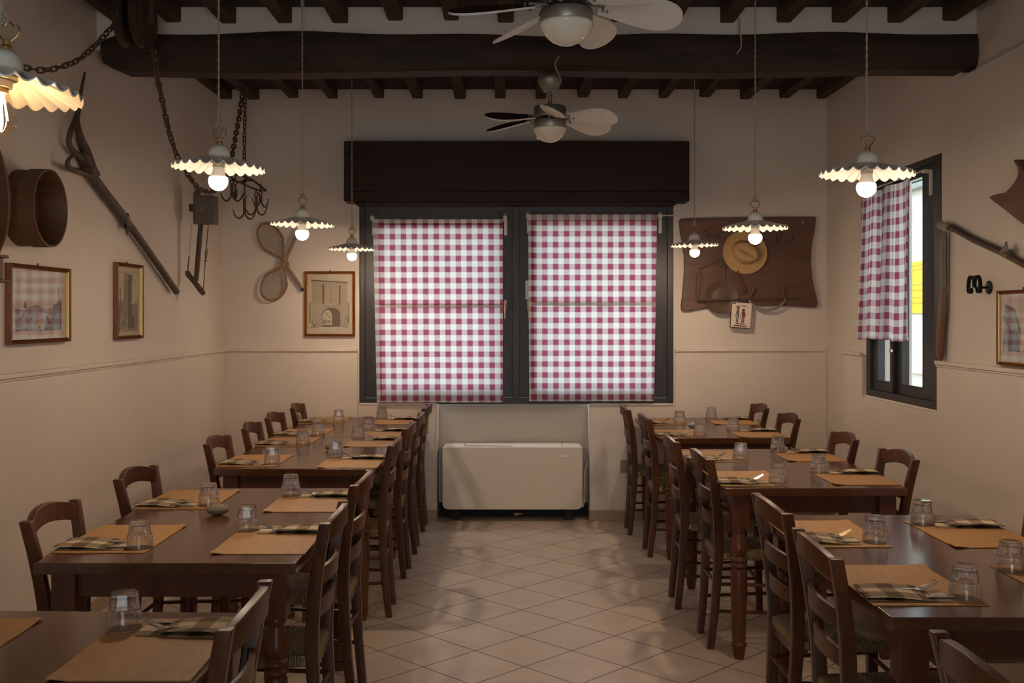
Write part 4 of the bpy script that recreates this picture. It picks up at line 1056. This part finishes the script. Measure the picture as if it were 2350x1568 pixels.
# ================================================================== DISPLAY BOARD AND WHAT HANGS ON IT
BY = 7.768
def out_px(pts, sc, ox, oy, Y): return [((ox + x / sc - 1163) * Y / 2400, EYE - (oy + y / sc - 725) * Y / 2400) for x, y in pts]
ol = [(130, 250), (145, 232), (300, 226), (800, 218), (1300, 212), (1528, 214), (1536, 225), (1528, 340), (1505, 440), (1490, 560), (1487, 700), (1500, 850), (1522, 960), (1548, 1060), (1557, 1110), (1545, 1140), (1520, 1150), (1350, 1138), (1100, 1128), (800, 1128), (560, 1132), (400, 1152), (260, 1178), (185, 1187), (155, 1172), (148, 1130), (160, 1040), (172, 900), (182, 750), (178, 600), (162, 480), (140, 380)]
m = MB(); m.prism(list(reversed(out_px(ol, 4.48, 1530, 450, BY))), BY, YB - 0.004, 'xz')
bd = tag(m.build('display_board', M['board'], bevel=0.006), 'brown wooden board with curved sides on the back wall, hung with tools and a hat', 'board')
m = MB(); o_ = at(1842, 511, BY); m.lathe([(0.006, BY - 0.004), (0.006, BY + 0.002)], 12, (o_.x, 0, o_.z), 'y'); m.build('screw_cap', M['white_plastic'], bd)
# straw hat
hc = at(1708, 580, BY); ca, sa = math.cos(math.radians(-28)), math.sin(math.radians(-28))
def hat_pt(u, v, lift=0.0):
    a = 2 * PI * u; r = v
    ell = 1 + 0.10 * math.cos(2 * a)
    if r < 0.50:                                    # crown top with its crease
        q = r / 0.50; px_, pz_ = 0.088 * q * math.cos(a), 0.064 * q * math.sin(a)
        h = 0.090 - 0.020 * math.exp(-(pz_ / 0.016) ** 2) * max(0, 1 - (px_ / 0.085) ** 2) - 0.012 * q ** 4
    elif r < 0.66:
        q = (r - 0.50) / 0.16; px_, pz_ = (0.088 + 0.017 * q) * math.cos(a), (0.064 + 0.022 * q) * math.sin(a); h = 0.078 - 0.066 * q ** 0.8
    else:
        q = (r - 0.66) / 0.34; px_, pz_ = (0.105 + 0.062 * q) * math.cos(a), (0.086 + 0.072 * q) * math.sin(a)
        h = 0.012 - 0.004 * q + 0.016 * q * q * abs(math.cos(a)) + 0.003
    h += lift
    return (px_ * ca - pz_ * sa, -h, px_ * sa + pz_ * ca)
hat = thing('straw_hat', 'woven straw hat hanging in the middle of the wooden board', 'hat', (hc.x, BY - 0.002, hc.z))
m = MB(); m.grid(lambda u, v: hat_pt(u, 0.01 + 0.99 * v), 60, 44); ho = m.build('hat_body', M['straw'], hat, smooth=60, weld=True)
sol = ho.modifiers.new('thickness', 'SOLIDIFY'); sol.thickness = 0.003
m = MB(); m.grid(lambda u, v: hat_pt(u, 0.565 + 0.095 * v, 0.0025), 60, 4); m.build('hat_band', M['straw_band'], hat, smooth=60, weld=True)
def tool(name, label, cat, build, mat=None):
    m = MB(); build(m); return tag(m.build(name, mat or M['tool_iron'], smooth=50), label, cat)
def pt(px, py, d=0.012): p = at(px, py, BY - d); return p
pc = at(1655, 683, BY)
pan = thing('frying_pan', 'round flat iron pan hanging low at the left of the wooden board', 'pan', (pc.x, BY - 0.002, pc.z))
m = MB(); m.lathe([(0.001, -0.012), (0.055, -0.012), (0.060, -0.010), (0.082, -0.010), (0.088, -0.013), (0.115, -0.020), (0.124, -0.022), (0.124, -0.017), (0.112, -0.002), (0.001, -0.001)], 48, (0, 0, 0), 'y'); m.build('dish', M['tool_iron'], pan)
m = MB(); h0 = pt(1660, 652) - Vector((pc.x, BY - 0.002, pc.z)); m.tube([tuple(h0), tuple(pt(1662, 630, 0.02) - Vector((pc.x, BY - 0.002, pc.z))), tuple(pt(1663, 618, 0.02) - Vector((pc.x, BY - 0.002, pc.z))), tuple(pt(1672, 610, 0.012) - Vector((pc.x, BY - 0.002, pc.z)))], [0.010, 0.007, 0.007, 0.007]); m.build('handle', M['tool_iron'], pan)
tool('iron_skewer', 'long thin iron skewer lying level across the lower part of the board', 'skewer', lambda m: (m.tube([pt(1600, 690, .036), pt(1700, 687, .036), pt(1838, 684, .036)], [0.007, 0.0055, 0.006]), m.tube([pt(1645, 682, .036), pt(1645, 691, .036)], 0.004)))
def tongs(m):
    m.tube([pt(1597, 690), pt(1598, 655), pt(1600, 632), pt(1604, 622), pt(1610, 630), pt(1607, 660), pt(1602, 688)], 0.005)
tool('fire_tongs', 'thin iron tongs hanging at the left edge of the wooden board', 'tongs', tongs)
tool('iron_chain_hook', 'dark iron hook rod slanting from the tongs up to the hat brim', 'hook', lambda m: (m.tube(smooth_path([pt(1604, 618), pt(1622, 612), pt(1640, 602), pt(1648, 597), pt(1656, 604), pt(1668, 612)], 4), 0.005), m.tube(smooth_path([pt(1645, 603), pt(1652, 611), pt(1664, 608), pt(1660, 598), pt(1650, 596)], 4), 0.004)))
kn = thing('kitchen_knife', 'knife with turned brown handle hanging below the straw hat', 'knife', tuple(pt(1695, 625)))
k0 = pt(1695, 625)
m = MB(); m.tube([tuple(pt(x, y, .014) - k0) for x, y in ((1699, 634), (1701, 640), (1703, 648), (1708, 660), (1711, 670), (1712, 674))], [0.006, 0.0085, 0.008, 0.0115, 0.012, 0.007], 10); m.build('handle', M['sieve'], kn)
m = MB(); m.tube([tuple(pt(1692, 622, .014) - k0), tuple(pt(1699, 635, .014) - k0)], [0.010, 0.006], 8); m.build('blade', M['tool_iron'], kn)
dk = thing('draw_knife', 'curved draw knife with two wooden handles at the bottom right of the board', 'draw knife', tuple(pt(1760, 700)))
d0 = pt(1760, 700)
m = MB(); bl = smooth_path([pt(1719, 689, .02), pt(1727, 700, .02), pt(1742, 709, .02), pt(1761, 712, .02), pt(1781, 708, .02), pt(1795, 698, .02), pt(1803, 687, .02)], 4)
m.loft([[tuple(p - d0 + Vector((0, -.003, .011))), tuple(p - d0 + Vector((0, .003, .011))), tuple(p - d0 + Vector((0, .002, -.011))), tuple(p - d0 + Vector((0, -.002, -.011)))] for p in bl]); m.build('blade', M['fan_metal'], dk)
for a, b_ in (((1721, 686), (1731, 659)), ((1801, 686), (1796, 658))):
    m = MB(); p0, p1 = pt(*a, .02) - d0, pt(*b_, .02) - d0; m.tube([p0, p0.lerp(p1, .3), p0.lerp(p1, .8), p1], [0.008, 0.010, 0.015, 0.013], 12); m.build('handle', M['sieve'], dk)
tool('horseshoe', 'dark curved iron hanging on the board right of the hat', 'horseshoe', lambda m: m.tube(smooth_path([pt(1777, 545), pt(1779, 552), pt(1785, 556), pt(1789, 551), pt(1789, 542), pt(1785, 534)], 4), 0.009))
tool('horseshoe', 'second dark curved iron, nearest the right edge of the board', 'horseshoe', lambda m: m.tube(smooth_path([pt(1810, 530), pt(1813, 538), pt(1817, 549), pt(1815, 553), pt(1812, 550)], 4), 0.009))
tool('pincers', 'dark iron pincers on the upper left of the board behind a lamp', 'pincers', lambda m: (m.tube(smooth_path([pt(1612, 530), pt(1624, 537), pt(1638, 543), pt(1653, 550)], 4), [0.008] * 13), m.tube(smooth_path([pt(1645, 533), pt(1650, 541), pt(1642, 545), pt(1624, 546)], 4), 0.006)))
# small printed card
cc = at(1700, 726, 7.74)
cd = thing('printed_card', 'small cream card printed with two little figures, hanging below the pan', 'card', (cc.x, 7.74, cc.z), (0, math.radians(4), 0))
m = MB(); m.box(-0.074, 0.074, 0.0, 0.018, -0.088, 0.088); m.build('backing', M['sieve'], cd, bevel=0.001)
m = MB(); m.box(-0.071, 0.074, -0.006, 0.0, -0.083, 0.088); m.box(-0.04, 0.074, 0.004, 0.006, 0.085, 0.100); pn = m.build('card_face', M['card'], cd, bevel=0.001)
m = MB()
def dot(cx_, cz_, r, d=-0.0065): m.add([(cx_ + r * math.cos(2 * PI * k / 14), d, cz_ + r * math.sin(2 * PI * k / 14)) for k in range(14)], [tuple(range(14))])
def bar(x0, z0, x1, z1, w): 
    v = Vector((x1 - x0, 0, z1 - z0)).normalized(); n = Vector((-v.z, 0, v.x)) * w
    m.add([(x0 - n.x, -0.0067, z0 - n.z), (x0 + n.x, -0.0067, z0 + n.z), (x1 + n.x, -0.0067, z1 + n.z), (x1 - n.x, -0.0067, z1 - n.z)], [(0, 1, 2, 3)])
m.cur = 0
dot(-0.024, 0.064, 0.013); bar(-0.024, 0.05, -0.024, 0.0, 0.009); bar(-0.030, 0.0, -0.032, -0.05, 0.0035); bar(-0.019, 0.0, -0.023, -0.05, 0.0035); bar(-0.032, 0.04, -0.042, -0.01, 0.002)
m.cur = 1
bar(-0.005, 0.077, 0.035, 0.075, 0.003); dot(0.016, 0.045, 0.012); bar(0.016, 0.034, 0.018, -0.004, 0.011); bar(0.010, -0.004, 0.008, -0.05, 0.004); bar(0.022, -0.004, 0.022, -0.05, 0.004); bar(0.028, 0.03, 0.034, -0.004, 0.002); bar(0.0, 0.03, -0.006, -0.02, 0.002)
bar(-0.035, -0.056, 0.035, -0.058, 0.003); bar(-0.048, -0.070, 0.048, -0.073, 0.004)
m.build('print', [M['grey_ink'], M['red_ink']], pn, smooth=0, fix=False)
# ================================================================== CROSSED RACKETS
rk = thing('crossed_rackets', 'pair of old wooden rackets crossed and tied together on the back wall', 'rackets', tuple(at(652, 607, 7.78)))
r0 = at(652, 607, 7.78)
def P7(px, py, Y=7.772): return at(px, py, Y) - r0
def racket(cxp, cyp, ang, a, b_, tail, hpts, Y):
    m = MB(); ca, sa = math.cos(ang), math.sin(ang); ring = []
    def loc(u, w):
        # u along the racket towards the throat, w across
        return (cxp + u * ca - w * sa, cyp + u * sa + w * ca)
    def half(u):
        k = u / a
        return b_ * math.sqrt(max(0, 1 - k * k)) if k < 0.35 else b_ * math.sqrt(max(0, 1 - .1225)) * max(0, (1 - (k - .35) / 1.0)) ** 0.9
    N_ = 26; us = [-a * math.cos(PI * k / N_ * 0.5) if False else -a + (a * 1.25 + a) * (k / N_) for k in range(N_ + 1)]
    up = [loc(u, half(u) + (1.5 if k == N_ else 0)) for k, u in enumerate(us)]; dn = [loc(u, -half(u)) for u in us]
    pts = [P7(*q, Y) for q in up] + [P7(*q, Y) for q in reversed(dn)][:-1]
    m.tube(pts, 0.0085, 8, True); m.build('racket_frame', M['lightwood'], rk, smooth=180)
    m = MB(); s = 5.0; u = -a + s
    while u < a * 1.1:
        h = half(u)
        if h > 2: m.tube([P7(*loc(u, -h), Y), P7(*loc(u, h), Y)], 0.0016, 4)
        u += s
    w = -b_ + s * 0.8
    while w < b_:
        uu = [q for q in [(-a + 0.5 * k) for k in range(int(4.5 * a))] if half(q) > abs(w)]
        if uu: m.tube([P7(*loc(uu[0], w), Y), P7(*loc(uu[-1], w), Y)], 0.0016, 4)
        w += s
    m.build('strings', M['string'], rk)
    m = MB(); m.tube([P7(*q, Y - 0.004) for q in hpts], [0.011, 0.012, 0.0125]); m.build('handle', M['lightwood'], rk)
racket(621, 549, math.radians(58), 40, 26, None, ((646, 596), (672, 630), (693, 662)), 7.772)
racket(629, 655, math.radians(-63), 37, 28, None, ((649, 612), (667, 570), (684, 531)), 7.760)
m = MB(); q = P7(692, 662, 7.768); m.tube([q, q + Vector((0.012, 0, -0.018))], 0.0135); m.build('end_cap', M['dark'], rk)
m = MB(); q = P7(653, 607, 7.755); m.lathe([(0.034, 0.0), (0.036, 0.008), (0.034, 0.016), (0.010, 0.018)], 20, (q.x, q.y - 0.006, q.z), 'y'); m.build('binding', M['lightwood'], rk)

# ================================================================== LEFT WALL
XO = -2.085
def L(px, py, X=XO): return on_left(px, py, X)
# long wooden pole with curved horns
pole = thing('wooden_hay_fork', 'long weathered wooden pole with curved horns leaning slantwise on the left wall', 'farm tool', tuple(L(405, 672)))
o0 = L(405, 672)
m = MB(); m.tube([p - o0 for p in smooth_path([L(200, 380), L(222, 418), L(285, 500), L(345, 583), L(405, 670)], 4)], [0.030] * 3 + [0.024] * 6 + [0.020] * 8, 12); m.build('pole', M['oldpole'], pole, smooth=180)
m = MB(); pts = smooth_path([L(195, 166), L(185, 215), L(177, 265), L(163, 300), L(158, 325), L(167, 345), L(188, 364)], 4); m.tube([p - o0 for p in pts], [0.005 + 0.009 * min(1, k / 8) for k in range(len(pts))], 10); m.build('horn', M['oldpole'], pole, smooth=180)
m = MB(); pts = smooth_path([L(180, 262, -2.10), L(178, 285, -2.10), L(186, 320, -2.10), L(196, 345, -2.10), L(210, 385, -2.10)], 4); m.tube([p - o0 for p in pts], [0.007 + 0.018 * min(1, k / 12) for k in range(len(pts))], 10); m.build('horn', M['oldpole'], pole, smooth=180)
m = MB(); pts = smooth_path([L(168, 357, -2.06), L(158, 366, -2.06), L(155, 378, -2.06), L(164, 388, -2.06), L(185, 395, -2.07), L(210, 404, -2.075)], 4); m.tube([p - o0 for p in pts], [0.006 + 0.007 * min(1, k / 8) for k in range(len(pts))], 10); m.build('hook', M['oldpole'], pole, smooth=180)
m = MB(); q0, q1 = L(188, 352) - o0, L(214, 402) - o0
m.loft([[q + Vector((dx_, dy_, 0)) for dx_, dy_ in ((-.03, -.04), (.03, -.04), (.03, .045), (-.03, .045))] for q in (q0, q0.lerp(q1, .5), q1)]); m.build('block', M['oldpole'], pole, bevel=0.012)
m = MB(); q = L(288, 508) - o0; m.tube([q + Vector((0, -.02, .03)), q + Vector((0, .02, -.02))], 0.027, 12); m.add([q + Vector((.0, -.025, -.01)), q + Vector((.02, -.03, -.08)), q + Vector((.02, .02, -.035)), q + Vector((.015, -.028, -.08)), q + Vector((.015, .018, -.035))], [(0, 1, 2), (0, 4, 3), (1, 3, 4, 2)]); m.build('metal_band', M['tin'], pole)

# round sieves
def sieve(name, label, yc, zc, R, x1, bottom):
    t = thing(name, label, 'sieve', (XL, yc, zc - R))
    D = x1 - XL
    m = MB(); m.lathe([(R - 0.006, 0.004), (R, 0.004), (R, D * 0.62), (R + 0.004, D * 0.62), (R + 0.004, D * 0.80) if False else (R + 0.003, D), (R - 0.003, D), (R - 0.006, D * 0.9)], 56, (0, 0, R), 'x', False) if False else m.loft([[(d, r * math.cos(2 * PI * k / 56), R + r * math.sin(2 * PI * k / 56)) for k in range(56)] for r, d in ((R - 0.006, 0.004), (R, 0.004), (R, D * 0.45), (R + 0.004, D * 0.46), (R + 0.004, D), (R - 0.002, D), (R - 0.006, D * 0.95))], True, False, True)
    m.build('hoop', M['sieve'], t, smooth=40)
    m = MB(); m.lathe([(R - 0.004, 0.010), (0.001, 0.010), (0.001, 0.014), (R - 0.004, 0.014)], 48, (bottom, 0, R), 'x', False); m.build('sieve_bottom', M['sieve'], t, smooth=40)
    return t
sieve('round_sieve', 'deep round wooden sieve on the left wall above the mirrored curtain picture', 4.56, 1.994, 0.166, -1.985, 0.0)
sieve('round_sieve', 'large round wooden sieve cut off by the left edge of the photo', 4.00, 1.985, 0.285, -2.035, 0.04)
t = thing('wooden_bracket', 'small wooden shelf bracket at the left photo edge above the picture', 'bracket', (XL, 4.15, 1.66))
m = MB(); m.box(0.0, 0.075, 0.055, 0.110, 0.012, 0.100); m.build('board', M['sieve'], t, bevel=0.003)
m = MB(); m.box(0.0, 0.090, 0.052, 0.128, 0.100, 0.112); m.box(0.0, 0.092, 0.050, 0.135, 0.0, 0.012); m.build('edge_strip', M['sieve'], t, bevel=0.003)
m = MB()
for a, b_ in (((385, 441), (400, 447)), ((385, 441), (386, 468))):
    p0, p1 = on_left(*a, XL + 0.002), on_left(*b_, XL + 0.002); m.tube([p0, p1], 0.004, 6)
q0 = on_left(386, 468, XL + 0.002); q1 = on_left(400, 447, XL + 0.002); m.box(XL - 0.001, XL + 0.003, q0.y, q1.y, q0.z, q1.z)
tag(m.build('junction_cover', M['wall'], smooth=0), 'small painted square junction cover on the left wall behind the pole', 'cover')

# frame saw with dark metal box
SY = 6.80
fs = thing('frame_saw', 'old wooden frame tool with dark box, crossbar and tension wire near the left wall', 'tool', tuple(at(462, 650, SY)))
s0 = at(462, 650, SY)
def S(px, py, dy=0.0): return at(px, py, SY + dy) - s0
def bx(m, a, b_, y0, y1):
    p, q = S(*a), S(*b_); m.box(p.x, q.x, y0, y1, q.z, p.z)
m = MB(); bx(m, (449, 449), (493, 514), -0.02, 0.09); o = m.build('metal_box', M['tin'], fs, bevel=0.006)
m = MB(); bx(m, (463, 475), (466.5, 486), -0.024, -0.018); m.build('tag', M['brass'], o)
m = MB(); bx(m, (441, 440), (449, 513), 0.02, 0.08); q = S(447, 432); m.loft([[S(442, 442) + Vector((0, .03, 0)), S(456, 450) + Vector((0, .03, 0)), S(456, 450) + Vector((0, .07, 0)), S(442, 442) + Vector((0, .07, 0))], [S(445, 431) + Vector((0, .03, 0)), S(450, 431) + Vector((0, .03, 0)), S(450, 431) + Vector((0, .07, 0)), S(445, 431) + Vector((0, .07, 0))]]); m.build('backboard', M['tin'], fs, bevel=0.002)
m = MB(); bx(m, (429, 467), (440, 484), 0.04, 0.052); m.build('staple', M['iron'], fs, bevel=0.002)
m = MB(); p0, p1 = S(461, 514, .03), S(450, 645, .03); w = Vector((0.014, 0, 0)); d = Vector((0, .014, 0)); m.loft([[p0 - w - d, p0 + w - d, p0 + w + d, p0 - w + d], [p1 - w - d, p1 + w - d, p1 + w + d, p1 - w + d]]); m.build('centre_bar', M['oldpole'], fs, bevel=0.003)
m = MB(); m.tube([S(429, 622), S(432, 630), S(445, 646), S(463, 669), S(468, 676)], [0.015, 0.019, 0.016, 0.019, 0.014], 12); m.build('crossbar', M['oldpole'], fs, smooth=60)
m = MB(); m.tube([S(478, 515, .03), S(474, 565, .02)], 0.003, 6); m.tube([S(471, 602, .02), S(467, 664, .01)], 0.003, 6); m.tube([S(474, 565, .02), S(475.5, 577, .02), S(474.5, 588, .02), S(472, 600, .02), S(471, 590, .02), S(471.5, 576, .02)], 0.0032, 6, True); m.lathe([(0.001, -.008), (.008, -.004), (.008, .004), (.001, .008)], 10, tuple(S(471.5, 599, .02))); m.build('tension_wire', M['iron'], fs)
m = MB(); m.tube([S(440, 512, .03), S(434, 590, .01)], 0.0012, 5); m.tube([S(434, 588, .01), S(431, 620, .0)], 0.004, 6); m.build('thin_wire', M['iron'], fs)

# ================================================================== CHAINS AND PULLEY
lk = MB(); n = 20; hl, hw_ = 0.0130, 0.0098; lp = []
for k in range(n):
    a = 2 * PI * k / n; lp.append((hl * (1 if math.cos(a) >= 0 else -1) * 0.55 + hw_ * math.cos(a), hw_ * math.sin(a), 0))
lk.tube(lp, 0.0042, 7, True); link0 = lk.build('chain_link', M['iron'], smooth=180); fl = [True]
def chain(label, pts, scale=1.0, pitch=0.0275):
    pts = smooth_path(pts, 12); t = thing('iron_chain', label, 'chain', tuple(pts[0]), (0, 0, 0), 'hanging iron chains')
    d = [0]
    for a, b_ in zip(pts, pts[1:]): d.append(d[-1] + (b_ - a).length)
    s = 0.0; k = 0; pitch *= scale
    while s <= d[-1] and k < 100:
        i = max(j for j in range(len(d)) if d[j] <= s + 1e-9); i = min(i, len(pts) - 2)
        p = pts[i].lerp(pts[i + 1], (s - d[i]) / max(1e-6, d[i + 1] - d[i])); v = (pts[i + 1] - pts[i]).normalized()
        if fl[0]: o = link0; fl[0] = False
        else: o = link0.copy(); COL.objects.link(o)
        o.parent = t; o.location = p - pts[0]
        q = v.to_track_quat('X', 'Z') @ Euler((PI / 2 * (k % 2) + 0.4 + 0.25 * math.sin(k * 1.7), 0, 0)).to_quaternion()
        o.rotation_euler = q.to_euler(); o.scale = (scale, scale, scale)
        s += pitch; k += 1
    return t
chain('rusty iron chain sagging across the top left corner to the pulley', [at(-6, 136, 4.33), at(30, 147, 4.42), at(65, 157, 4.47), at(100, 161, 4.52), at(140, 154, 4.58), at(180, 137, 4.66), at(220, 103, 4.75), at(255, 64, 4.83), at(280, 34, 4.88)], 1.1)
chain('iron chain dropping from the pulley and looping behind the lamp to the joists', [at(352, 118, 5.02), at(358, 165, 5.22), at(368, 210, 5.40), at(385, 290, 5.65), at(398, 335, 5.78), at(411, 368, 5.85), at(432, 402, 5.95), at(455, 432, 6.1), at(472, 440, 6.2), at(492, 438, 6.32), at(514, 415, 6.48), at(529, 375, 6.62), at(541, 310, 6.8), at(551, 255, 6.95), at(558, 203, 7.05)], 1.25)
chain('straight iron chain holding the rack of meat hooks', [at(562, 203, 7.12), at(562, 260, 7.12), at(561, 320, 7.12), at(561, 403, 7.12)], 1.05)
pu = thing('pulley_block', 'old wooden double pulley hanging at the left end of the great beam', 'pulley', tuple(at(312, 40, 4.90)))
for X_, nm in ((-0.042, 'wheel'), (0.034, 'wheel')):
    m = MB(); R = 0.138; m.lathe([(0.020, -0.013), (R - 0.045, -0.011), (R - 0.03, -0.02), (R, -0.022), (R - 0.014, -0.006), (R - 0.014, 0.006), (R, 0.022), (R - 0.03, 0.02), (R - 0.045, 0.011), (0.020, 0.013)], 44, (X_, 0, -0.004), 'x'); m.build(nm, M['joist'], pu, smooth=40)
m = MB(); m.tube([(-0.09, 0, -0.004), (0.082, 0, -0.004)], 0.014); m.build('axle', M['iron'], pu)
for x in (-0.082, 0.074):
    m = MB(); m.box(x - 0.006, x + 0.006, -0.018, 0.018, -0.03, 0.17); m.build('strap', M['iron'], pu, bevel=0.002)

# rack of hooks
HY = 7.12; hr = thing('hook_rack', 'iron rack of meat hooks hanging near the left corner behind a lamp', 'hook rack', tuple(at(561, 402, HY)))
h0 = at(561, 402, HY)
def H(px, py, dy=0.0): return at(px, py, HY + dy) - h0
m = MB()
m.tube(smooth_path([H(520, 397), H(545, 402, .05), H(575, 411, .05), H(596, 426, .03), H(611, 438)], 5), 0.0065, 8)
m.tube(smooth_path([H(520, 397), H(538, 413, -.05), H(562, 424, -.05), H(588, 435, -.03), H(611, 438)], 5), 0.0065, 8)
c0 = H(563, 414); m.loft([[c0 + Vector((-.03, -.05, -.016)), c0 + Vector((.012, -.05, -.022)), c0 + Vector((.012, -.05, -.030)), c0 + Vector((-.03, -.05, -.026))], [c0 + Vector((-.008, .0, .006)), c0 + Vector((.012, .0, .006)), c0 + Vector((.012, .0, -.004)), c0 + Vector((-.008, .0, -.004))], [c0 + Vector((-.018, .05, .02)), c0 + Vector((.035, .05, .006)), c0 + Vector((.035, .05, -.002)), c0 + Vector((-.018, .05, .012))]])
m.tube([H(561, 388), H(563, 412)], 0.006, 8); m.build('rack_frame', M['iron'], hr, smooth=50)
def hook(px, py0, py1, ring_y, spread, dy, turn):
    m = MB(); a = Vector((math.cos(turn), math.sin(turn), 0)); top = H(px, py0, dy); rg = H(px, ring_y, dy); bot = H(px, py1, dy)
    m.tube([rg + Vector((0.012 * math.cos(k * PI / 5), 0.004 * math.sin(k * PI / 5), 0.014 * math.sin(k * PI / 5))) for k in range(10)], 0.0045, 6, True)
    m.tube([top, rg + Vector((0, 0, 0.012))], 0.0055, 6)
    for s in (-1, 1):
        b0 = rg - Vector((0, 0, 0.014)); L_ = (rg.z - bot.z)
        pts = smooth_path([b0 + a * s * .004, Vector((b0.x, b0.y, bot.z + 0.035)) + a * s * 0.006, Vector((b0.x, b0.y, bot.z + 0.008)) + a * s * spread * .28, Vector((b0.x, b0.y, bot.z)) + a * s * spread * .5, Vector((b0.x, b0.y, bot.z + 0.012)) + a * s * spread * .75, Vector((b0.x, b0.y, bot.z + 0.055)) + a * s * spread], 4)
        m.tube(pts, [0.0062] * 14 + [0.005] * 4 + [0.0035] * (len(pts) - 18), 7)
    m.build('hook', M['iron'], hr, smooth=60)
hook(532, 402, 461, 418, 0.075, -.03, 0.15)
hook(540, 405, 456, 420, 0.07, .05, 2.0)
hook(561, 425, 502, 452, 0.085, -.05, 0.7)
hook(588, 432, 493, 447, 0.075, -.02, 0.1)
hook(598, 422, 474, 444, 0.06, .03, 0.6)

# ================================================================== RIGHT WALL
XR1 = XR - 0.028
def Rr(px, py, X=XR1): return on_right(px, py, X)
fl_ = thing('flail', 'wooden flail beside the right-hand window, bat hanging down and rod sloping away', 'flail', tuple(Rr(2163, 830)))
f0 = Rr(2163, 830)
m = MB(); pts = [Rr(2165, 655), Rr(2163, 690), Rr(2160, 740), Rr(2157, 800), Rr(2157, 818), Rr(2158, 827)]
secs = []
for p, (wy, wx) in zip(pts, ((.030, .012), (.042, .016), (.044, .017), (.040, .017), (.034, .015), (.016, .010))):
    q = p - f0; secs.append([q + Vector((wx * math.cos(2 * PI * k / 12), wy * math.sin(2 * PI * k / 12), 0)) for k in range(12)])
m.loft(secs); m.build('bat', M['flail'], fl_, smooth=50)
m = MB(); secs = []
for (px, py), (wy, wx) in zip(((2167, 526), (2165, 550), (2164, 600), (2164, 640), (2165, 660)), ((.018, .012), (.034, .015), (.036, .016), (.036, .016), (.032, .014))):
    q = Rr(px, py) - f0; secs.append([q + Vector((wx * math.cos(2 * PI * k / 12), wy * math.sin(2 * PI * k / 12), 0)) for k in range(12)])
m.loft(secs); m.build('leather_cap', M['tin'], fl_, smooth=50)
m = MB(); m.tube([p - f0 for p in (Rr(2176, 518), Rr(2235, 551), Rr(2300, 580), Rr(2350, 607), Rr(2400, 632))], 0.0155, 12); m.build('rod', M['oldpole'], fl_, smooth=60)
m = MB()
for k in range(5): q = Rr(2160 + 5 * k, 517 + 1.5 * k) - f0; m.tube([q + Vector((0.020 * math.cos(j * PI / 5), 0.006 * math.sin(j * PI / 5 + k), 0.020 * math.sin(j * PI / 5))) for j in range(10)], 0.006, 6, True)
m.tube([Rr(2164, 525) - f0, Rr(2165, 545) - f0], 0.006, 6); m.build('binding', M['cord'], fl_, smooth=60)
m = MB(); q = Rr(2312, 584) - f0; m.tube([Rr(2302, 579) - f0, Rr(2320, 589) - f0], 0.0195, 12); m.add([q + Vector((-.018, .03, .015)), q + Vector((-.018, -.02, .06)), q + Vector((-.018, -.05, .01)), q + Vector((-.012, -.02, .06))], [(0, 1, 2), (0, 3, 1), (1, 3, 2)]); m.build('metal_band', M['tin'], fl_)
# wooden plough piece cut by the right edge
pl = [(2281, 454), (2284, 450), (2296, 446), (2318, 442), (2332, 428), (2343, 412), (2348, 400), (2347, 385), (2338, 371), (2339, 366), (2346, 368), (2362, 390), (2372, 420), (2400, 440), (2440, 470), (2440, 570), (2400, 542), (2350, 508), (2316, 481), (2285, 458)]
poly_ = []
for px, py in pl: q = Rr(px, py, XR - 0.03); poly_.append((q.y, q.z))
m = MB(); m.prism(poly_, XR - 0.055, XR - 0.003, 'yz'); tag(m.build('wooden_plough_piece', M['sieve'], bevel=0.008), 'curved dark wooden plough piece with pointed tip high on the right wall', 'farm tool')
# scrolled iron coat hook
ch = thing('coat_hook', 'black wrought iron coat hook with two scrolls on the right wall', 'hook', (XR, 5.165, 1.665))
m = MB(); m.lathe([(0.034, -0.001), (0.034, -0.006), (0.026, -0.011), (0.010, -0.013)], 24, (0, 0, 0), 'x'); m.build('wall_plate', M['black_iron'], ch)
m = MB(); m.tube([(-0.008, 0, 0), (-0.075, 0, 0)], 0.006); m.build('stem', M['black_iron'], ch)
for s in (-1, 1):
    m = MB(); P_ = []
    for k in range(30):
        a = PI * 0.5 + s * (-PI * 0.5 + k / 29 * 2.9 * PI * 0.62) if False else k / 29
        P_.append(a)
    path = smooth_path([(0, 0, 0.0), (0, s * 0.004, 0.030), (0, s * 0.020, 0.052), (0, s * 0.042, 0.056), (0, s * 0.060, 0.035), (0, s * 0.066, 0.0), (0, s * 0.060, -0.024), (0, s * 0.044, -0.030), (0, s * 0.034, -0.016), (0, s * 0.040, -0.004), (0, s * 0.050, -0.008)], 4)
    m.loft([[(-0.075 - 0.010, p.y, p.z), (-0.075 + 0.010, p.y, p.z), (-0.075 + 0.010, p.y + 0.0035, p.z + 0.0035), (-0.075 - 0.010, p.y + 0.0035, p.z + 0.0035)] for p in path]); m.build('scroll', M['black_iron'], ch, smooth=60)
